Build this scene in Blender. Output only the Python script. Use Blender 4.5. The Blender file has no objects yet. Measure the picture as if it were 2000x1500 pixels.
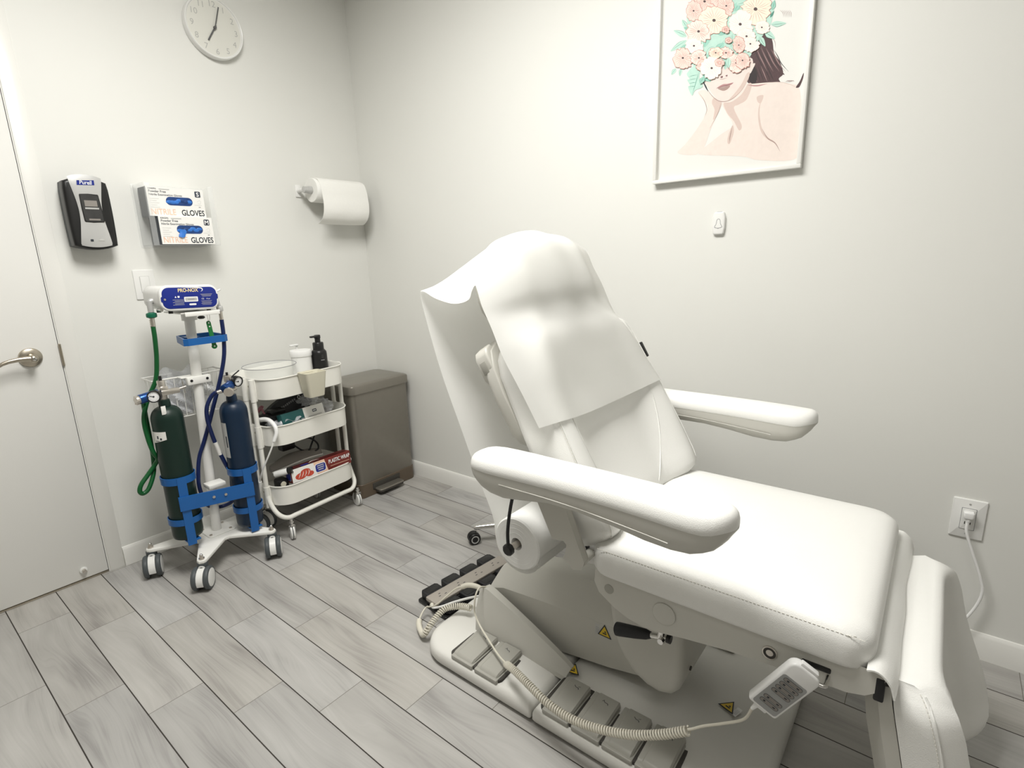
import bpy, bmesh, math, random
from mathutils import Vector, Matrix, Quaternion
random.seed(7)
SC = bpy.context.scene
COL = SC.collection
PI = math.pi

# ------------------------------------------------------------------ camera
cam_data = bpy.data.cameras.new('camera')
cam_data.sensor_width = 36.0
cam_data.lens = 18.924
cam_data.clip_start = 0.02
cam = bpy.data.objects.new('camera', cam_data)
COL.objects.link(cam)
_R = Vector((0.62019862, -0.78384662, -0.03062922))
_U = Vector((0.19825682, 0.11884837, 0.97291793))
_F = Vector((0.7589782, 0.60947481, -0.22911253))
cam.matrix_world = Matrix(((_R.x, _U.x, -_F.x, -2.03166),
                           (_R.y, _U.y, -_F.y, -2.69668),
                           (_R.z, _U.z, -_F.z, 1.27205),
                           (0, 0, 0, 1)))
SC.camera = cam

# ------------------------------------------------------------------ world, lights, exposure
ROOM_L, ROOM_F, ROOM_H = -3.3, -4.3, 2.75
world = bpy.data.worlds.new('world')
SC.world = world
world.use_nodes = True
world.node_tree.nodes['Background'].inputs[0].default_value = (1.0, 0.98, 0.94, 1)
world.node_tree.nodes['Background'].inputs[1].default_value = 0.3

LIGHT_SPOTS = [(-1.38, -1.65), (-2.3, -3.4)]
LIGHT_W = [86.0, 4.0]
for (lx, ly), lw in zip(LIGHT_SPOTS, LIGHT_W):
    ld = bpy.data.lights.new('ceiling_panel_light', 'AREA')
    ld.shape = 'RECTANGLE'
    ld.size = 0.58
    ld.size_y = 1.14
    ld.energy = lw
    ld.color = (1.0, 0.982, 0.94)
    lo = bpy.data.objects.new('ceiling_panel_light', ld)
    lo.location = (lx, ly, ROOM_H - 0.05)
    COL.objects.link(lo)

vs = SC.view_settings
SC.display_settings.display_device = 'sRGB'
vs.view_transform = 'Standard'
vs.look = 'None'
vs.exposure = -0.58
vs.gamma = 1.0
vs.use_curve_mapping = False

# ------------------------------------------------------------------ materials
def lin(c):
    return c / 12.92 if c <= 0.04045 else ((c + 0.055) / 1.055) ** 2.4


def rgb(h):
    h = h.lstrip('#')
    return tuple(lin(int(h[i:i + 2], 16) / 255.0) for i in (0, 2, 4))


def _mk(name):
    m = bpy.data.materials.new(name)
    m.use_nodes = True
    nt = m.node_tree
    return m, nt, nt.nodes['Principled BSDF']


def mat(name, color, rough=0.5, metal=0.0, var=0.03, vscale=20.0, bump=0.0, bscale=200.0, bkind='noise',
        trans=0.0, ior=1.45, coat=0.0, emit=None, estr=0.0, alpha=1.0, stretch=None, spec=0.5):
    """principled material with procedural colour variation and bump"""
    m, nt, b = _mk(name)
    if isinstance(color, str):
        color = rgb(color)
    N = nt.nodes
    L = nt.links
    tc = N.new('ShaderNodeTexCoord')
    src = tc.outputs['Object']
    if stretch:
        mp = N.new('ShaderNodeMapping')
        mp.inputs['Scale'].default_value = stretch
        L.new(src, mp.inputs['Vector'])
        src = mp.outputs['Vector']
    nz = N.new('ShaderNodeTexNoise')
    nz.inputs['Scale'].default_value = vscale
    nz.inputs['Detail'].default_value = 3
    L.new(src, nz.inputs['Vector'])
    mx = N.new('ShaderNodeMix')
    mx.data_type = 'RGBA'
    L.new(nz.outputs['Fac'], mx.inputs['Factor'])
    mx.inputs['A'].default_value = (*[max(0, c * (1 - var)) for c in color], 1)
    mx.inputs['B'].default_value = (*[min(1, c * (1 + var)) for c in color], 1)
    L.new(mx.outputs['Result'], b.inputs['Base Color'])
    b.inputs['Roughness'].default_value = rough
    b.inputs['Metallic'].default_value = metal
    b.inputs['Specular IOR Level'].default_value = spec
    b.inputs['IOR'].default_value = ior
    b.inputs['Transmission Weight'].default_value = trans
    b.inputs['Coat Weight'].default_value = coat
    b.inputs['Alpha'].default_value = alpha
    if emit:
        b.inputs['Emission Color'].default_value = (*emit, 1)
        b.inputs['Emission Strength'].default_value = estr
    if bump > 0:
        if bkind == 'voronoi':
            t = N.new('ShaderNodeTexVoronoi')
            t.inputs['Scale'].default_value = bscale
            o = t.outputs['Distance']
        else:
            t = N.new('ShaderNodeTexNoise')
            t.inputs['Scale'].default_value = bscale
            t.inputs['Detail'].default_value = 4
            o = t.outputs['Fac']
        L.new(src, t.inputs['Vector'])
        bp = N.new('ShaderNodeBump')
        bp.inputs['Strength'].default_value = bump
        bp.inputs['Distance'].default_value = 0.001
        L.new(o, bp.inputs['Height'])
        L.new(bp.outputs['Normal'], b.inputs['Normal'])
    return m


def floor_material():
    m, nt, b = _mk('plank_tile')
    N = nt.nodes
    L = nt.links

    def math_(op, a, c=None, d=None):
        n = N.new('ShaderNodeMath')
        n.operation = op
        for i, v in enumerate((a, c, d)):
            if v is None:
                continue
            if isinstance(v, (int, float)):
                n.inputs[i].default_value = v
            else:
                L.new(v, n.inputs[i])
        return n.outputs[0]

    geo = N.new('ShaderNodeNewGeometry')
    sep = N.new('ShaderNodeSeparateXYZ')
    L.new(geo.outputs['Position'], sep.inputs[0])
    x, y = sep.outputs[0], sep.outputs[1]
    W, LN, STEP = 0.154, 0.5995, 0.1997
    a = math_('DIVIDE', math_('ADD', x, 1.8415), W)
    row = math_('FLOOR', a)
    fu = math_('SUBTRACT', a, row)
    bb = math_('DIVIDE', math_('ADD', math_('ADD', y, 0.2155), math_('MULTIPLY', row, STEP)), LN)
    colm = math_('FLOOR', bb)
    fv = math_('SUBTRACT', bb, colm)
    du = math_('MULTIPLY', math_('MINIMUM', fu, math_('SUBTRACT', 1.0, fu)), W)
    dv = math_('MULTIPLY', math_('MINIMUM', fv, math_('SUBTRACT', 1.0, fv)), LN)
    gu = math_('LESS_THAN', du, 0.0016)
    gv = math_('LESS_THAN', dv, 0.0010)
    grout = math_('MAXIMUM', gu, gv)
    idv = N.new('ShaderNodeCombineXYZ')
    L.new(row, idv.inputs[0])
    L.new(colm, idv.inputs[1])
    wn = N.new('ShaderNodeTexWhiteNoise')
    wn.noise_dimensions = '2D'
    L.new(idv.outputs[0], wn.inputs['Vector'])
    rs = N.new('ShaderNodeSeparateXYZ')
    L.new(wn.outputs['Color'], rs.inputs[0])
    r1, r2, r3 = rs.outputs
    # grain coordinates, shifted for every tile
    gx = math_('ADD', x, math_('MULTIPLY', r1, 31.0))
    gy = math_('ADD', y, math_('MULTIPLY', r2, 47.0))
    cv = N.new('ShaderNodeCombineXYZ')
    L.new(math_('MULTIPLY', gx, 6.5), cv.inputs[0])
    L.new(math_('MULTIPLY', gy, 1.3), cv.inputs[1])
    warp = N.new('ShaderNodeTexNoise')
    warp.inputs['Scale'].default_value = 1.0
    warp.inputs['Detail'].default_value = 1.5
    L.new(cv.outputs[0], warp.inputs['Vector'])
    # bands bent by the warp noise give straight streaks with a few cathedral arches
    band = math_('PINGPONG', math_('ADD', math_('MULTIPLY', warp.outputs['Fac'], 3.4), math_('MULTIPLY', gx, 13.0)), 0.5)
    band2 = math_('PINGPONG', math_('ADD', math_('MULTIPLY', warp.outputs['Fac'], 7.5), math_('MULTIPLY', gx, 41.0)), 0.5)
    fine = N.new('ShaderNodeTexNoise')
    fine.inputs['Scale'].default_value = 1.0
    fine.inputs['Detail'].default_value = 4
    fine.inputs['Roughness'].default_value = 0.6
    cv2 = N.new('ShaderNodeCombineXYZ')
    L.new(math_('ADD', math_('MULTIPLY', gx, 170.0), math_('MULTIPLY', warp.outputs['Fac'], 30.0)), cv2.inputs[0])
    L.new(math_('MULTIPLY', gy, 4.0), cv2.inputs[1])
    L.new(cv2.outputs[0], fine.inputs['Vector'])
    broad = N.new('ShaderNodeTexNoise')
    broad.inputs['Scale'].default_value = 1.0
    broad.inputs['Detail'].default_value = 2
    cv3 = N.new('ShaderNodeCombineXYZ')
    L.new(math_('MULTIPLY', gx, 11.0), cv3.inputs[0])
    L.new(math_('MULTIPLY', gy, 2.4), cv3.inputs[1])
    L.new(cv3.outputs[0], broad.inputs['Vector'])
    soft = math_('MULTIPLY', math_('SUBTRACT', broad.outputs['Fac'], 0.25), math_('ADD', math_('MULTIPLY', band, 0.62), math_('MULTIPLY', band2, 0.42)))
    g = math_('ADD', math_('ADD', soft, math_('MULTIPLY', fine.outputs['Fac'], 0.40)),
              math_('MULTIPLY', broad.outputs['Fac'], 0.55))
    ramp = N.new('ShaderNodeValToRGB')
    ramp.color_ramp.elements[0].position = 0.30
    ramp.color_ramp.elements[0].color = (0.250, 0.240, 0.229, 1)
    ramp.color_ramp.elements[1].position = 0.85
    ramp.color_ramp.elements[1].color = (0.475, 0.464, 0.442, 1)
    e = ramp.color_ramp.elements.new(0.52)
    e.color = (0.385, 0.374, 0.355, 1)
    L.new(g, ramp.inputs[0])
    hsv = N.new('ShaderNodeHueSaturation')
    L.new(ramp.outputs[0], hsv.inputs['Color'])
    L.new(math_('ADD', 0.93, math_('MULTIPLY', r3, 0.14)), hsv.inputs['Value'])
    L.new(math_('ADD', 0.6, math_('MULTIPLY', r1, 0.7)), hsv.inputs['Saturation'])
    mx = N.new('ShaderNodeMix')
    mx.data_type = 'RGBA'
    L.new(grout, mx.inputs['Factor'])
    L.new(hsv.outputs[0], mx.inputs['A'])
    gm = N.new('ShaderNodeMix')
    gm.data_type = 'RGBA'
    gm.inputs['A'].default_value = (0.16, 0.15, 0.13, 1)
    gm.inputs['B'].default_value = (0.035, 0.03, 0.025, 1)
    L.new(gu, gm.inputs['Factor'])
    L.new(gm.outputs['Result'], mx.inputs['B'])
    L.new(mx.outputs['Result'], b.inputs['Base Color'])
    L.new(math_('ADD', 0.42, math_('MULTIPLY', grout, 0.4)), b.inputs['Roughness'])
    b.inputs['Specular IOR Level'].default_value = 0.35
    bp = N.new('ShaderNodeBump')
    bp.inputs['Strength'].default_value = 0.25
    bp.inputs['Distance'].default_value = 0.002
    L.new(math_('SUBTRACT', math_('MULTIPLY', g, 0.12), grout), bp.inputs['Height'])
    L.new(bp.outputs['Normal'], b.inputs['Normal'])
    return m


M = {}
M['wall'] = mat('wall_paint', (0.775, 0.775, 0.74), 0.55, var=0.012, vscale=3, bump=0.12, bscale=260)
M['wall_far'] = mat('wall_paint_low_bounce', (0.33, 0.32, 0.29), 0.6, var=0.02, vscale=3)  # unseen walls, darkened to cut the bounce light in the room
M['ceiling'] = mat('ceiling_paint', (0.78, 0.775, 0.75), 0.7, var=0.01)
M['trim'] = mat('trim_paint', (0.80, 0.795, 0.76), 0.32, var=0.012, vscale=6, bump=0.03, bscale=60)
M['door'] = mat('door_paint', (0.80, 0.795, 0.765), 0.28, var=0.012, vscale=4, bump=0.05, bscale=120)
M['gap'] = mat('gap_shade', (0.03, 0.027, 0.022), 0.8)  # near-black that stands in for the shade in gaps and slots
M['floor'] = floor_material()
M['leather'] = mat('white_leather', (0.84, 0.838, 0.81), 0.42, var=0.015, vscale=12, bump=0.22, bscale=520, bkind='voronoi')
M['thread'] = mat('stitch_thread', (0.80, 0.78, 0.72), 0.7)
M['shell'] = mat('beige_plastic', (0.57, 0.56, 0.515), 0.42, var=0.02, vscale=15, bump=0.06, bscale=500)
M['shell_light'] = mat('pale_plastic', (0.68, 0.672, 0.635), 0.35, var=0.015, vscale=15, bump=0.03, bscale=400)
M['pedal'] = mat('grey_pedal_plastic', (0.37, 0.362, 0.325), 0.40, var=0.03, bump=0.05, bscale=500)
M['recess'] = mat('dark_recess', (0.05, 0.046, 0.04), 0.7)  # dark tone that stands in for shade in recesses and holes
M['black'] = mat('black_plastic', (0.012, 0.012, 0.012), 0.35, var=0.2)
M['black_soft'] = mat('black_rubber', (0.014, 0.014, 0.016), 0.55, var=0.2)
M['chrome'] = mat('chrome', (0.75, 0.74, 0.72), 0.14, 1.0, var=0.02)
M['nickel'] = mat('brushed_nickel', (0.52, 0.47, 0.39), 0.30, 1.0, var=0.06, vscale=60)
M['steel'] = mat('satin_steel', (0.66, 0.62, 0.57), 0.35, 1.0, var=0.05, vscale=40)
M['pedal_bar'] = mat('champagne_metal', (0.42, 0.385, 0.345), 0.45, 0.35, var=0.04, vscale=50)
M['white'] = mat('white_plastic', (0.82, 0.82, 0.80), 0.30, var=0.01)
M['white_metal'] = mat('white_powder_coat', (0.84, 0.835, 0.80), 0.32, var=0.012, vscale=30)
M['cream_metal'] = mat('cream_powder_coat', (0.83, 0.82, 0.765), 0.34, var=0.015, vscale=30)
M['cream'] = mat('cream_plastic', (0.76, 0.73, 0.60), 0.45, var=0.015)
M['cord'] = mat('ivory_cord', (0.66, 0.63, 0.54), 0.45, var=0.03)
M['paper'] = mat('tissue_paper', (0.88, 0.88, 0.86), 0.8, var=0.012, vscale=60, bump=0.12, bscale=90, spec=0.15)
def translucent(m, amount):
    nt = m.node_tree
    out = [n for n in nt.nodes if n.type == 'OUTPUT_MATERIAL'][0]
    p = nt.nodes['Principled BSDF']
    t = nt.nodes.new('ShaderNodeBsdfTranslucent')
    t.inputs['Color'].default_value = (0.93, 0.93, 0.90, 1)
    mx = nt.nodes.new('ShaderNodeMixShader')
    mx.inputs[0].default_value = amount
    nt.links.new(p.outputs[0], mx.inputs[1])
    nt.links.new(t.outputs[0], mx.inputs[2])
    nt.links.new(mx.outputs[0], out.inputs['Surface'])


M['tissue'] = mat('thin_tissue', (0.88, 0.88, 0.86), 0.8, var=0.012, vscale=60, bump=0.15, bscale=90, spec=0.15)
translucent(M['tissue'], 0.45)
M['towel'] = mat('paper_towel', (0.87, 0.865, 0.83), 0.9, var=0.02, vscale=90, bump=0.25, bscale=160, spec=0.1)
M['clear'] = mat('clear_acrylic', (0.93, 0.95, 0.94), 0.08, var=0.0, alpha=0.15)
M['bagfilm'] = mat('clear_film', (0.80, 0.82, 0.86), 0.15, var=0.02, bump=0.4, bscale=40, alpha=0.30)
M['glass'] = mat('clear_glass', (0.95, 0.95, 0.95), 0.05, var=0.0, alpha=0.05)
M['grey_rubber'] = mat('grey_rubber', (0.075, 0.085, 0.09), 0.5)
M['blue_enamel'] = mat('blue_enamel', (0.012, 0.110, 0.36), 0.33, var=0.05)
M['navy'] = mat('navy_paint', (0.004, 0.018, 0.045), 0.40, var=0.08, bump=0.1, bscale=70)
M['navy_hose'] = mat('navy_rubber', (0.006, 0.016, 0.085), 0.4)
M['green_dark'] = mat('dark_green_paint', (0.004, 0.020, 0.014), 0.42, var=0.1, bump=0.12, bscale=70)
M['green_hose'] = mat('green_rubber', (0.004, 0.090, 0.022), 0.35)
M['green'] = mat('green_plastic', (0.010, 0.17, 0.035), 0.4)
M['green_knob'] = mat('green_fitting', (0.006, 0.13, 0.07), 0.35)
M['blue_metal'] = mat('blue_anodised', (0.02, 0.07, 0.24), 0.28, 0.6)
M['royal'] = mat('royal_blue_label', (0.008, 0.022, 0.22), 0.38)
M['bin'] = mat('taupe_metal', (0.26, 0.243, 0.212), 0.30, 0.6, var=0.05, vscale=30, bump=0.04, bscale=300)
M['bin_side'] = mat('brown_plastic', (0.115, 0.088, 0.062), 0.42, var=0.05)
M['silver'] = mat('silver_plastic', (0.55, 0.55, 0.54), 0.36, 0.35, var=0.02, bump=0.03, bscale=400)
M['smoke'] = mat('smoky_window', (0.055, 0.055, 0.055), 0.10, var=0.3, vscale=35, coat=0.3)
M['ink'] = mat('dark_ink', (0.02, 0.026, 0.035), 0.6)
M['ink_grey'] = mat('grey_ink', (0.28, 0.28, 0.29), 0.6)
M['ink_soft'] = mat('pale_grey_ink', (0.50, 0.50, 0.48), 0.6)
M['ink_white'] = mat('white_ink', (0.85, 0.85, 0.85), 0.5)
M['ink_gold'] = mat('pale_gold_ink', (0.80, 0.66, 0.33), 0.5)
M['peach'] = mat('peach_ink', (0.82, 0.55, 0.40), 0.6)
M['card'] = mat('white_card', (0.83, 0.82, 0.79), 0.55, var=0.01)
M['card_navy'] = mat('navy_card', (0.045, 0.055, 0.075), 0.5, var=0.1)
M['card_teal'] = mat('teal_card', (0.012, 0.085, 0.085), 0.5, var=0.05)
M['card_red'] = mat('dark_red_card', (0.185, 0.025, 0.02), 0.42, var=0.15, vscale=15)
M['card_red_dark'] = mat('maroon_card', (0.085, 0.012, 0.012), 0.45, var=0.1)
M['card_blue'] = mat('badge_blue', (0.02, 0.03, 0.25), 0.45)
M['tomato'] = mat('tomato_print', (0.52, 0.07, 0.04), 0.5, var=0.5, vscale=80)
M['glove'] = mat('blue_nitrile', (0.035, 0.18, 0.60), 0.4, var=0.35, vscale=40)
M['glove_dark'] = mat('deep_blue_nitrile', (0.012, 0.05, 0.19), 0.45, var=0.5, vscale=40)
M['yellow'] = mat('warning_yellow', (0.72, 0.50, 0.03), 0.45)
M['screen'] = mat('grey_keypad_film', (0.34, 0.345, 0.34), 0.40)
M['key'] = mat('dark_grey_key', (0.12, 0.12, 0.12), 0.45)
M['grey_soft'] = mat('warm_grey_plastic', (0.25, 0.23, 0.21), 0.5)
M['pink'] = mat('pink_rubber', (0.48, 0.19, 0.23), 0.45)
M['pvc_white'] = mat('bright_white_plastic', (0.87, 0.87, 0.86), 0.28, var=0.01)
M['clockface'] = mat('clock_face_white', (0.74, 0.735, 0.68), 0.5, var=0.01)
M['lamp'] = mat('lamp_diffuser', (0.9, 0.9, 0.9), 0.6, emit=(1.0, 0.982, 0.94), estr=4.0)
M['print'] = mat('print_paper', (0.76, 0.757, 0.725), 0.55, var=0.008)

# ------------------------------------------------------------------ mesh builder
def frame(o, x, y):
    x = Vector(x).normalized()
    y = Vector(y)
    y = (y - x * y.dot(x)).normalized()
    z = x.cross(y)
    o = Vector(o)
    return Matrix(((x.x, y.x, z.x, o.x), (x.y, y.y, z.y, o.y), (x.z, y.z, z.z, o.z), (0, 0, 0, 1)))


def wallA(x, y, z):      # picture frame on the back wall: right = +x, up = +z, out = -y
    return frame((x, y, z), (1, 0, 0), (0, 0, 1))


def wallB(x, y, z):      # on the right wall: right = -y, up = +z, out = -x
    return frame((x, y, z), (0, -1, 0), (0, 0, 1))


def catmull(pts, per=8, closed=False):
    pts = [Vector(p) for p in pts]
    n = len(pts)
    out = []
    rng = range(n) if closed else range(n - 1)
    for i in rng:
        if closed:
            p0, p1, p2, p3 = pts[(i - 1) % n], pts[i], pts[(i + 1) % n], pts[(i + 2) % n]
        else:
            p1, p2 = pts[i], pts[i + 1]
            p0 = pts[i - 1] if i else p1 * 2 - p2
            p3 = pts[i + 2] if i + 2 < n else p2 * 2 - p1
        for k in range(per):
            t = k / per
            out.append(0.5 * ((2 * p1) + (p2 - p0) * t + (2 * p0 - 5 * p1 + 4 * p2 - p3) * t * t
                              + (3 * p1 - p0 - 3 * p2 + p3) * t ** 3))
    if not closed:
        out.append(pts[-1])
    return out


def rrect(w, h, r, n=6, cx=0.0, cy=0.0):
    """rounded rectangle outline, counter-clockwise; r is one radius or four (br, tr, tl, bl)"""
    rs = r if isinstance(r, (tuple, list)) else (r, r, r, r)
    pts = []
    for (sx, sy, a0), rr in zip(((1, -1, -90), (1, 1, 0), (-1, 1, 90), (-1, -1, 180)), rs):
        ox, oy = cx + sx * (w / 2 - rr), cy + sy * (h / 2 - rr)
        if rr <= 1e-6:
            pts.append((ox, oy))
            continue
        for k in range(n + 1):
            a = math.radians(a0 + 90 * k / n)
            pts.append((ox + rr * math.cos(a), oy + rr * math.sin(a)))
    return pts


def inset(out, d):
    n = len(out)
    res = []
    for i in range(n):
        p = Vector(out[i])
        a = Vector(out[i - 1])
        c = Vector(out[(i + 1) % n])
        t1 = (p - a)
        t2 = (c - p)
        t1 = t1.normalized() if t1.length > 1e-9 else Vector((1, 0))
        t2 = t2.normalized() if t2.length > 1e-9 else t1
        n1 = Vector((-t1.y, t1.x))
        n2 = Vector((-t2.y, t2.x))
        b = n1 + n2
        b = b.normalized() if b.length > 1e-6 else n1
        k = max(0.5, b.dot(n1))
        res.append(tuple(p + b * (d / k)))
    return res


def shrink(out, d):
    """pull an outline in by d, keeping its proportions (safe for large d)"""
    xs = [p[0] for p in out]
    ys = [p[1] for p in out]
    cx, cy = (min(xs) + max(xs)) / 2, (min(ys) + max(ys)) / 2
    hx, hy = (max(xs) - min(xs)) / 2, (max(ys) - min(ys)) / 2
    return [(cx + (p[0] - cx) * max(.02, hx - d) / hx, cy + (p[1] - cy) * max(.02, hy - d) / hy) for p in out]


class MB:
    def __init__(self):
        self.v, self.f, self.fm, self.mats = [], [], [], []
        self.X = Matrix()

    def mi(self, m):
        if m not in self.mats:
            self.mats.append(m)
        return self.mats.index(m)

    def at(self, mtx):
        self.X = mtx
        return self

    def add(self, vs, fs, m):
        o = len(self.v)
        X = self.X
        self.v += [X @ Vector(p) for p in vs]
        k = self.mi(m)
        for f in fs:
            self.f.append([i + o for i in f])
            self.fm.append(k)
        return self

    def loft(self, rings, m, closed=True, cap0=True, cap1=True):
        n = len(rings[0])
        vs = [p for r in rings for p in r]
        fs = []
        for i in range(len(rings) - 1):
            for j in range(n if closed else n - 1):
                k = (j + 1) % n
                fs.append([i * n + j, i * n + k, (i + 1) * n + k, (i + 1) * n + j])
        if cap0:
            fs.append(list(range(n))[::-1])
        if cap1:
            fs.append([(len(rings) - 1) * n + j for j in range(n)])
        return self.add(vs, fs, m)

    def box(self, c, s, m, bev=0.0, seg=2):
        cx, cy, cz = c
        sx, sy, sz = s
        if bev <= 0:
            vs = [(cx + a * sx / 2, cy + b * sy / 2, cz + d * sz / 2) for d in (-1, 1) for a, b in ((-1, -1), (1, -1), (1, 1), (-1, 1))]
            return self.add(vs, [[3, 2, 1, 0], [4, 5, 6, 7], [0, 1, 5, 4], [1, 2, 6, 5], [2, 3, 7, 6], [3, 0, 4, 7]], m)
        bev = min(bev, min(s) * 0.499)
        prof = []
        for k in range(seg + 1):
            a = PI / 2 * k / seg
            prof.append((bev * (1 - math.sin(a)), -sz / 2 + bev * (1 - math.cos(a))))
        prof += [(i, -z) for i, z in prof[::-1]]
        out = rrect(sx, sy, bev, max(2, seg))
        rings = []
        for i, z in prof:
            o = rrect(sx - 2 * i, sy - 2 * i, max(bev - i, 1e-5), max(2, seg))
            rings.append([(cx + p[0], cy + p[1], cz + z) for p in o])
        return self.loft(rings, m)

    def slab(self, out, z0, z1, m, bev=0.0, seg=3, bev0=None):
        """extrude an outline from z0 to z1 with rounded rims (bev at z1, bev0 at z0)"""
        b0 = bev if bev0 is None else bev0
        prof = []
        if b0 > 0:
            for k in range(seg + 1):
                a = PI / 2 * k / seg
                prof.append((b0 * (1 - math.sin(a)), z0 + b0 * (1 - math.cos(a))))
        else:
            prof.append((0, z0))
        if bev > 0:
            for k in range(seg + 1):
                a = PI / 2 * k / seg
                prof.append((bev * (1 - math.cos(a)), z1 - bev * (1 - math.sin(a))))
        else:
            prof.append((0, z1))
        rings = []
        for i, z in prof:
            o = inset(out, i) if i > 1e-7 else out
            rings.append([(p[0], p[1], z) for p in o])
        return self.loft(rings, m)

    def cyl(self, p0, p1, r0, m, r1=None, n=24, caps=True, bev=0.0):
        p0, p1 = Vector(p0), Vector(p1)
        r1 = r0 if r1 is None else r1
        d = p1 - p0
        Ln = d.length
        q = Vector((0, 0, 1)).rotation_difference(d)
        prof = [(r0, 0), (r1, Ln)]
        if bev > 0:
            prof = [(r0 - bev, 0), (r0 - bev * .3, bev * .3), (r0, bev), (r1, Ln - bev), (r1 - bev * .3, Ln - bev * .3), (r1 - bev, Ln)]
        rings = []
        for r, z in prof:
            rings.append([p0 + q @ Vector((r * math.cos(2 * PI * k / n), r * math.sin(2 * PI * k / n), z)) for k in range(n)])
        return self.loft(rings, m, cap0=caps, cap1=caps)

    def lathe(self, prof, m, o=(0, 0, 0), axis=(0, 0, 1), n=28, cap0=True, cap1=True, sx=1.0):
        o = Vector(o)
        q = Vector((0, 0, 1)).rotation_difference(Vector(axis))
        rings = [[o + q @ Vector((sx * r * math.cos(2 * PI * k / n), r * math.sin(2 * PI * k / n), z)) for k in range(n)] for r, z in prof]
        return self.loft(rings, m, cap0=cap0, cap1=cap1)

    def tube(self, pts, r, m, n=10, smooth=8, closed=False, r_end=None):
        P = catmull(pts, smooth, closed) if smooth else [Vector(p) for p in pts]
        N = len(P)
        T = []
        for i in range(N):
            if closed:
                t = P[(i + 1) % N] - P[i - 1]
            else:
                t = P[min(i + 1, N - 1)] - P[max(i - 1, 0)]
            T.append(t.normalized() if t.length > 1e-9 else Vector((0, 0, 1)))
        up = Vector((0, 0, 1)) if abs(T[0].z) < 0.9 else Vector((1, 0, 0))
        u = T[0].cross(up).normalized()
        rings = []
        for i in range(N):
            if i:
                u = T[i - 1].rotation_difference(T[i]) @ u
            w = T[i].cross(u)
            rr = r if r_end is None else r + (r_end - r) * i / (N - 1)
            rings.append([P[i] + (u * math.cos(2 * PI * k / n) + w * math.sin(2 * PI * k / n)) * rr for k in range(n)])
        if closed:
            rings.append(rings[0])
            return self.loft(rings, m, cap0=False, cap1=False)
        return self.loft(rings, m)

    def coil(self, path, R, r, pitch, m, n=6, per=10):
        """a helical cord wound along a path"""
        P = catmull(path, 24)
        acc = [0.0]
        for i in range(1, len(P)):
            acc.append(acc[-1] + (P[i] - P[i - 1]).length)
        Ltot = acc[-1]
        turns = Ltot / pitch
        steps = int(turns * per)
        T = [(P[min(i + 1, len(P) - 1)] - P[max(i - 1, 0)]).normalized() for i in range(len(P))]
        u = T[0].orthogonal().normalized()
        U = [u]
        for i in range(1, len(P)):
            u = T[i - 1].rotation_difference(T[i]) @ u
            U.append(u)
        pts = []
        j = 0
        for s in range(steps + 1):
            d = Ltot * s / steps
            while j < len(P) - 2 and acc[j + 1] < d:
                j += 1
            t = (d - acc[j]) / max(1e-9, acc[j + 1] - acc[j])
            c = P[j].lerp(P[j + 1], t)
            a = 2 * PI * turns * s / steps
            w = T[j].cross(U[j])
            pts.append(c + (U[j] * math.cos(a) + w * math.sin(a)) * R)
        return self.tube(pts, r, m, n=n, smooth=0)

    def sphere(self, c, r, m, s=(1, 1, 1), nu=16, nv=10):
        c = Vector(c)
        prof = [(math.sin(PI * k / nv), -math.cos(PI * k / nv)) for k in range(nv + 1)]
        rings = [[(c.x + s[0] * r * max(q, 1e-4) * math.cos(2 * PI * j / nu), c.y + s[1] * r * max(q, 1e-4) * math.sin(2 * PI * j / nu), c.z + s[2] * r * z)
                  for j in range(nu)] for q, z in prof]
        return self.loft(rings, m)

    def grid(self, nu, nv, fn, m, thick=0.0):
        vs = [Vector(fn(i / (nu - 1), j / (nv - 1))) for i in range(nu) for j in range(nv)]
        fs = [[i * nv + j, i * nv + j + 1, (i + 1) * nv + j + 1, (i + 1) * nv + j] for i in range(nu - 1) for j in range(nv - 1)]
        if thick:
            nn = [Vector((0, 0, 0)) for _ in vs]
            for f in fs:
                a = (vs[f[2]] - vs[f[0]]).cross(vs[f[3]] - vs[f[1]])
                for i in f:
                    nn[i] += a
            o = len(vs)
            vs2 = [p - (q.normalized() if q.length else q) * thick for p, q in zip(vs, nn)]
            fs2 = [[i + o for i in f][::-1] for f in fs]
            edge = [i * nv for i in range(nu)] + [(nu - 1) * nv + j for j in range(1, nv)] \
                + [i * nv + nv - 1 for i in range(nu - 2, -1, -1)] + [j for j in range(nv - 2, 0, -1)]
            fe = []
            for k in range(len(edge)):
                a, b = edge[k], edge[(k + 1) % len(edge)]
                fe.append([a, b, b + o, a + o])
            vs = vs + vs2
            fs = fs + fs2 + fe
        return self.add(vs, fs, m)

    def poly(self, pts, m):
        return self.add(pts, [list(range(len(pts)))], m)

    def flat(self, out, z, m):
        return self.add([(p[0], p[1], z) for p in out], [list(range(len(out)))], m)

    def line(self, pts, w, z, m, smooth=5, taper=False):
        """flat ribbon following 2-d points"""
        P = catmull([(p[0], p[1], 0) for p in pts], smooth) if smooth else [Vector((p[0], p[1], 0)) for p in pts]
        N = len(P)
        vs = []
        for i in range(N):
            t = (P[min(i + 1, N - 1)] - P[max(i - 1, 0)])
            t = t.normalized() if t.length > 1e-9 else Vector((1, 0, 0))
            nn = Vector((-t.y, t.x, 0))
            ww = w / 2
            if taper:
                ww *= max(0.12, math.sin(PI * (i + 0.3) / (N - 0.4)))
            a, b = P[i] + nn * ww, P[i] - nn * ww
            vs += [(a.x, a.y, z), (b.x, b.y, z)]
        fs = [[2 * i, 2 * i + 1, 2 * i + 3, 2 * i + 2] for i in range(N - 1)]
        return self.add(vs, fs, m)

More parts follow.
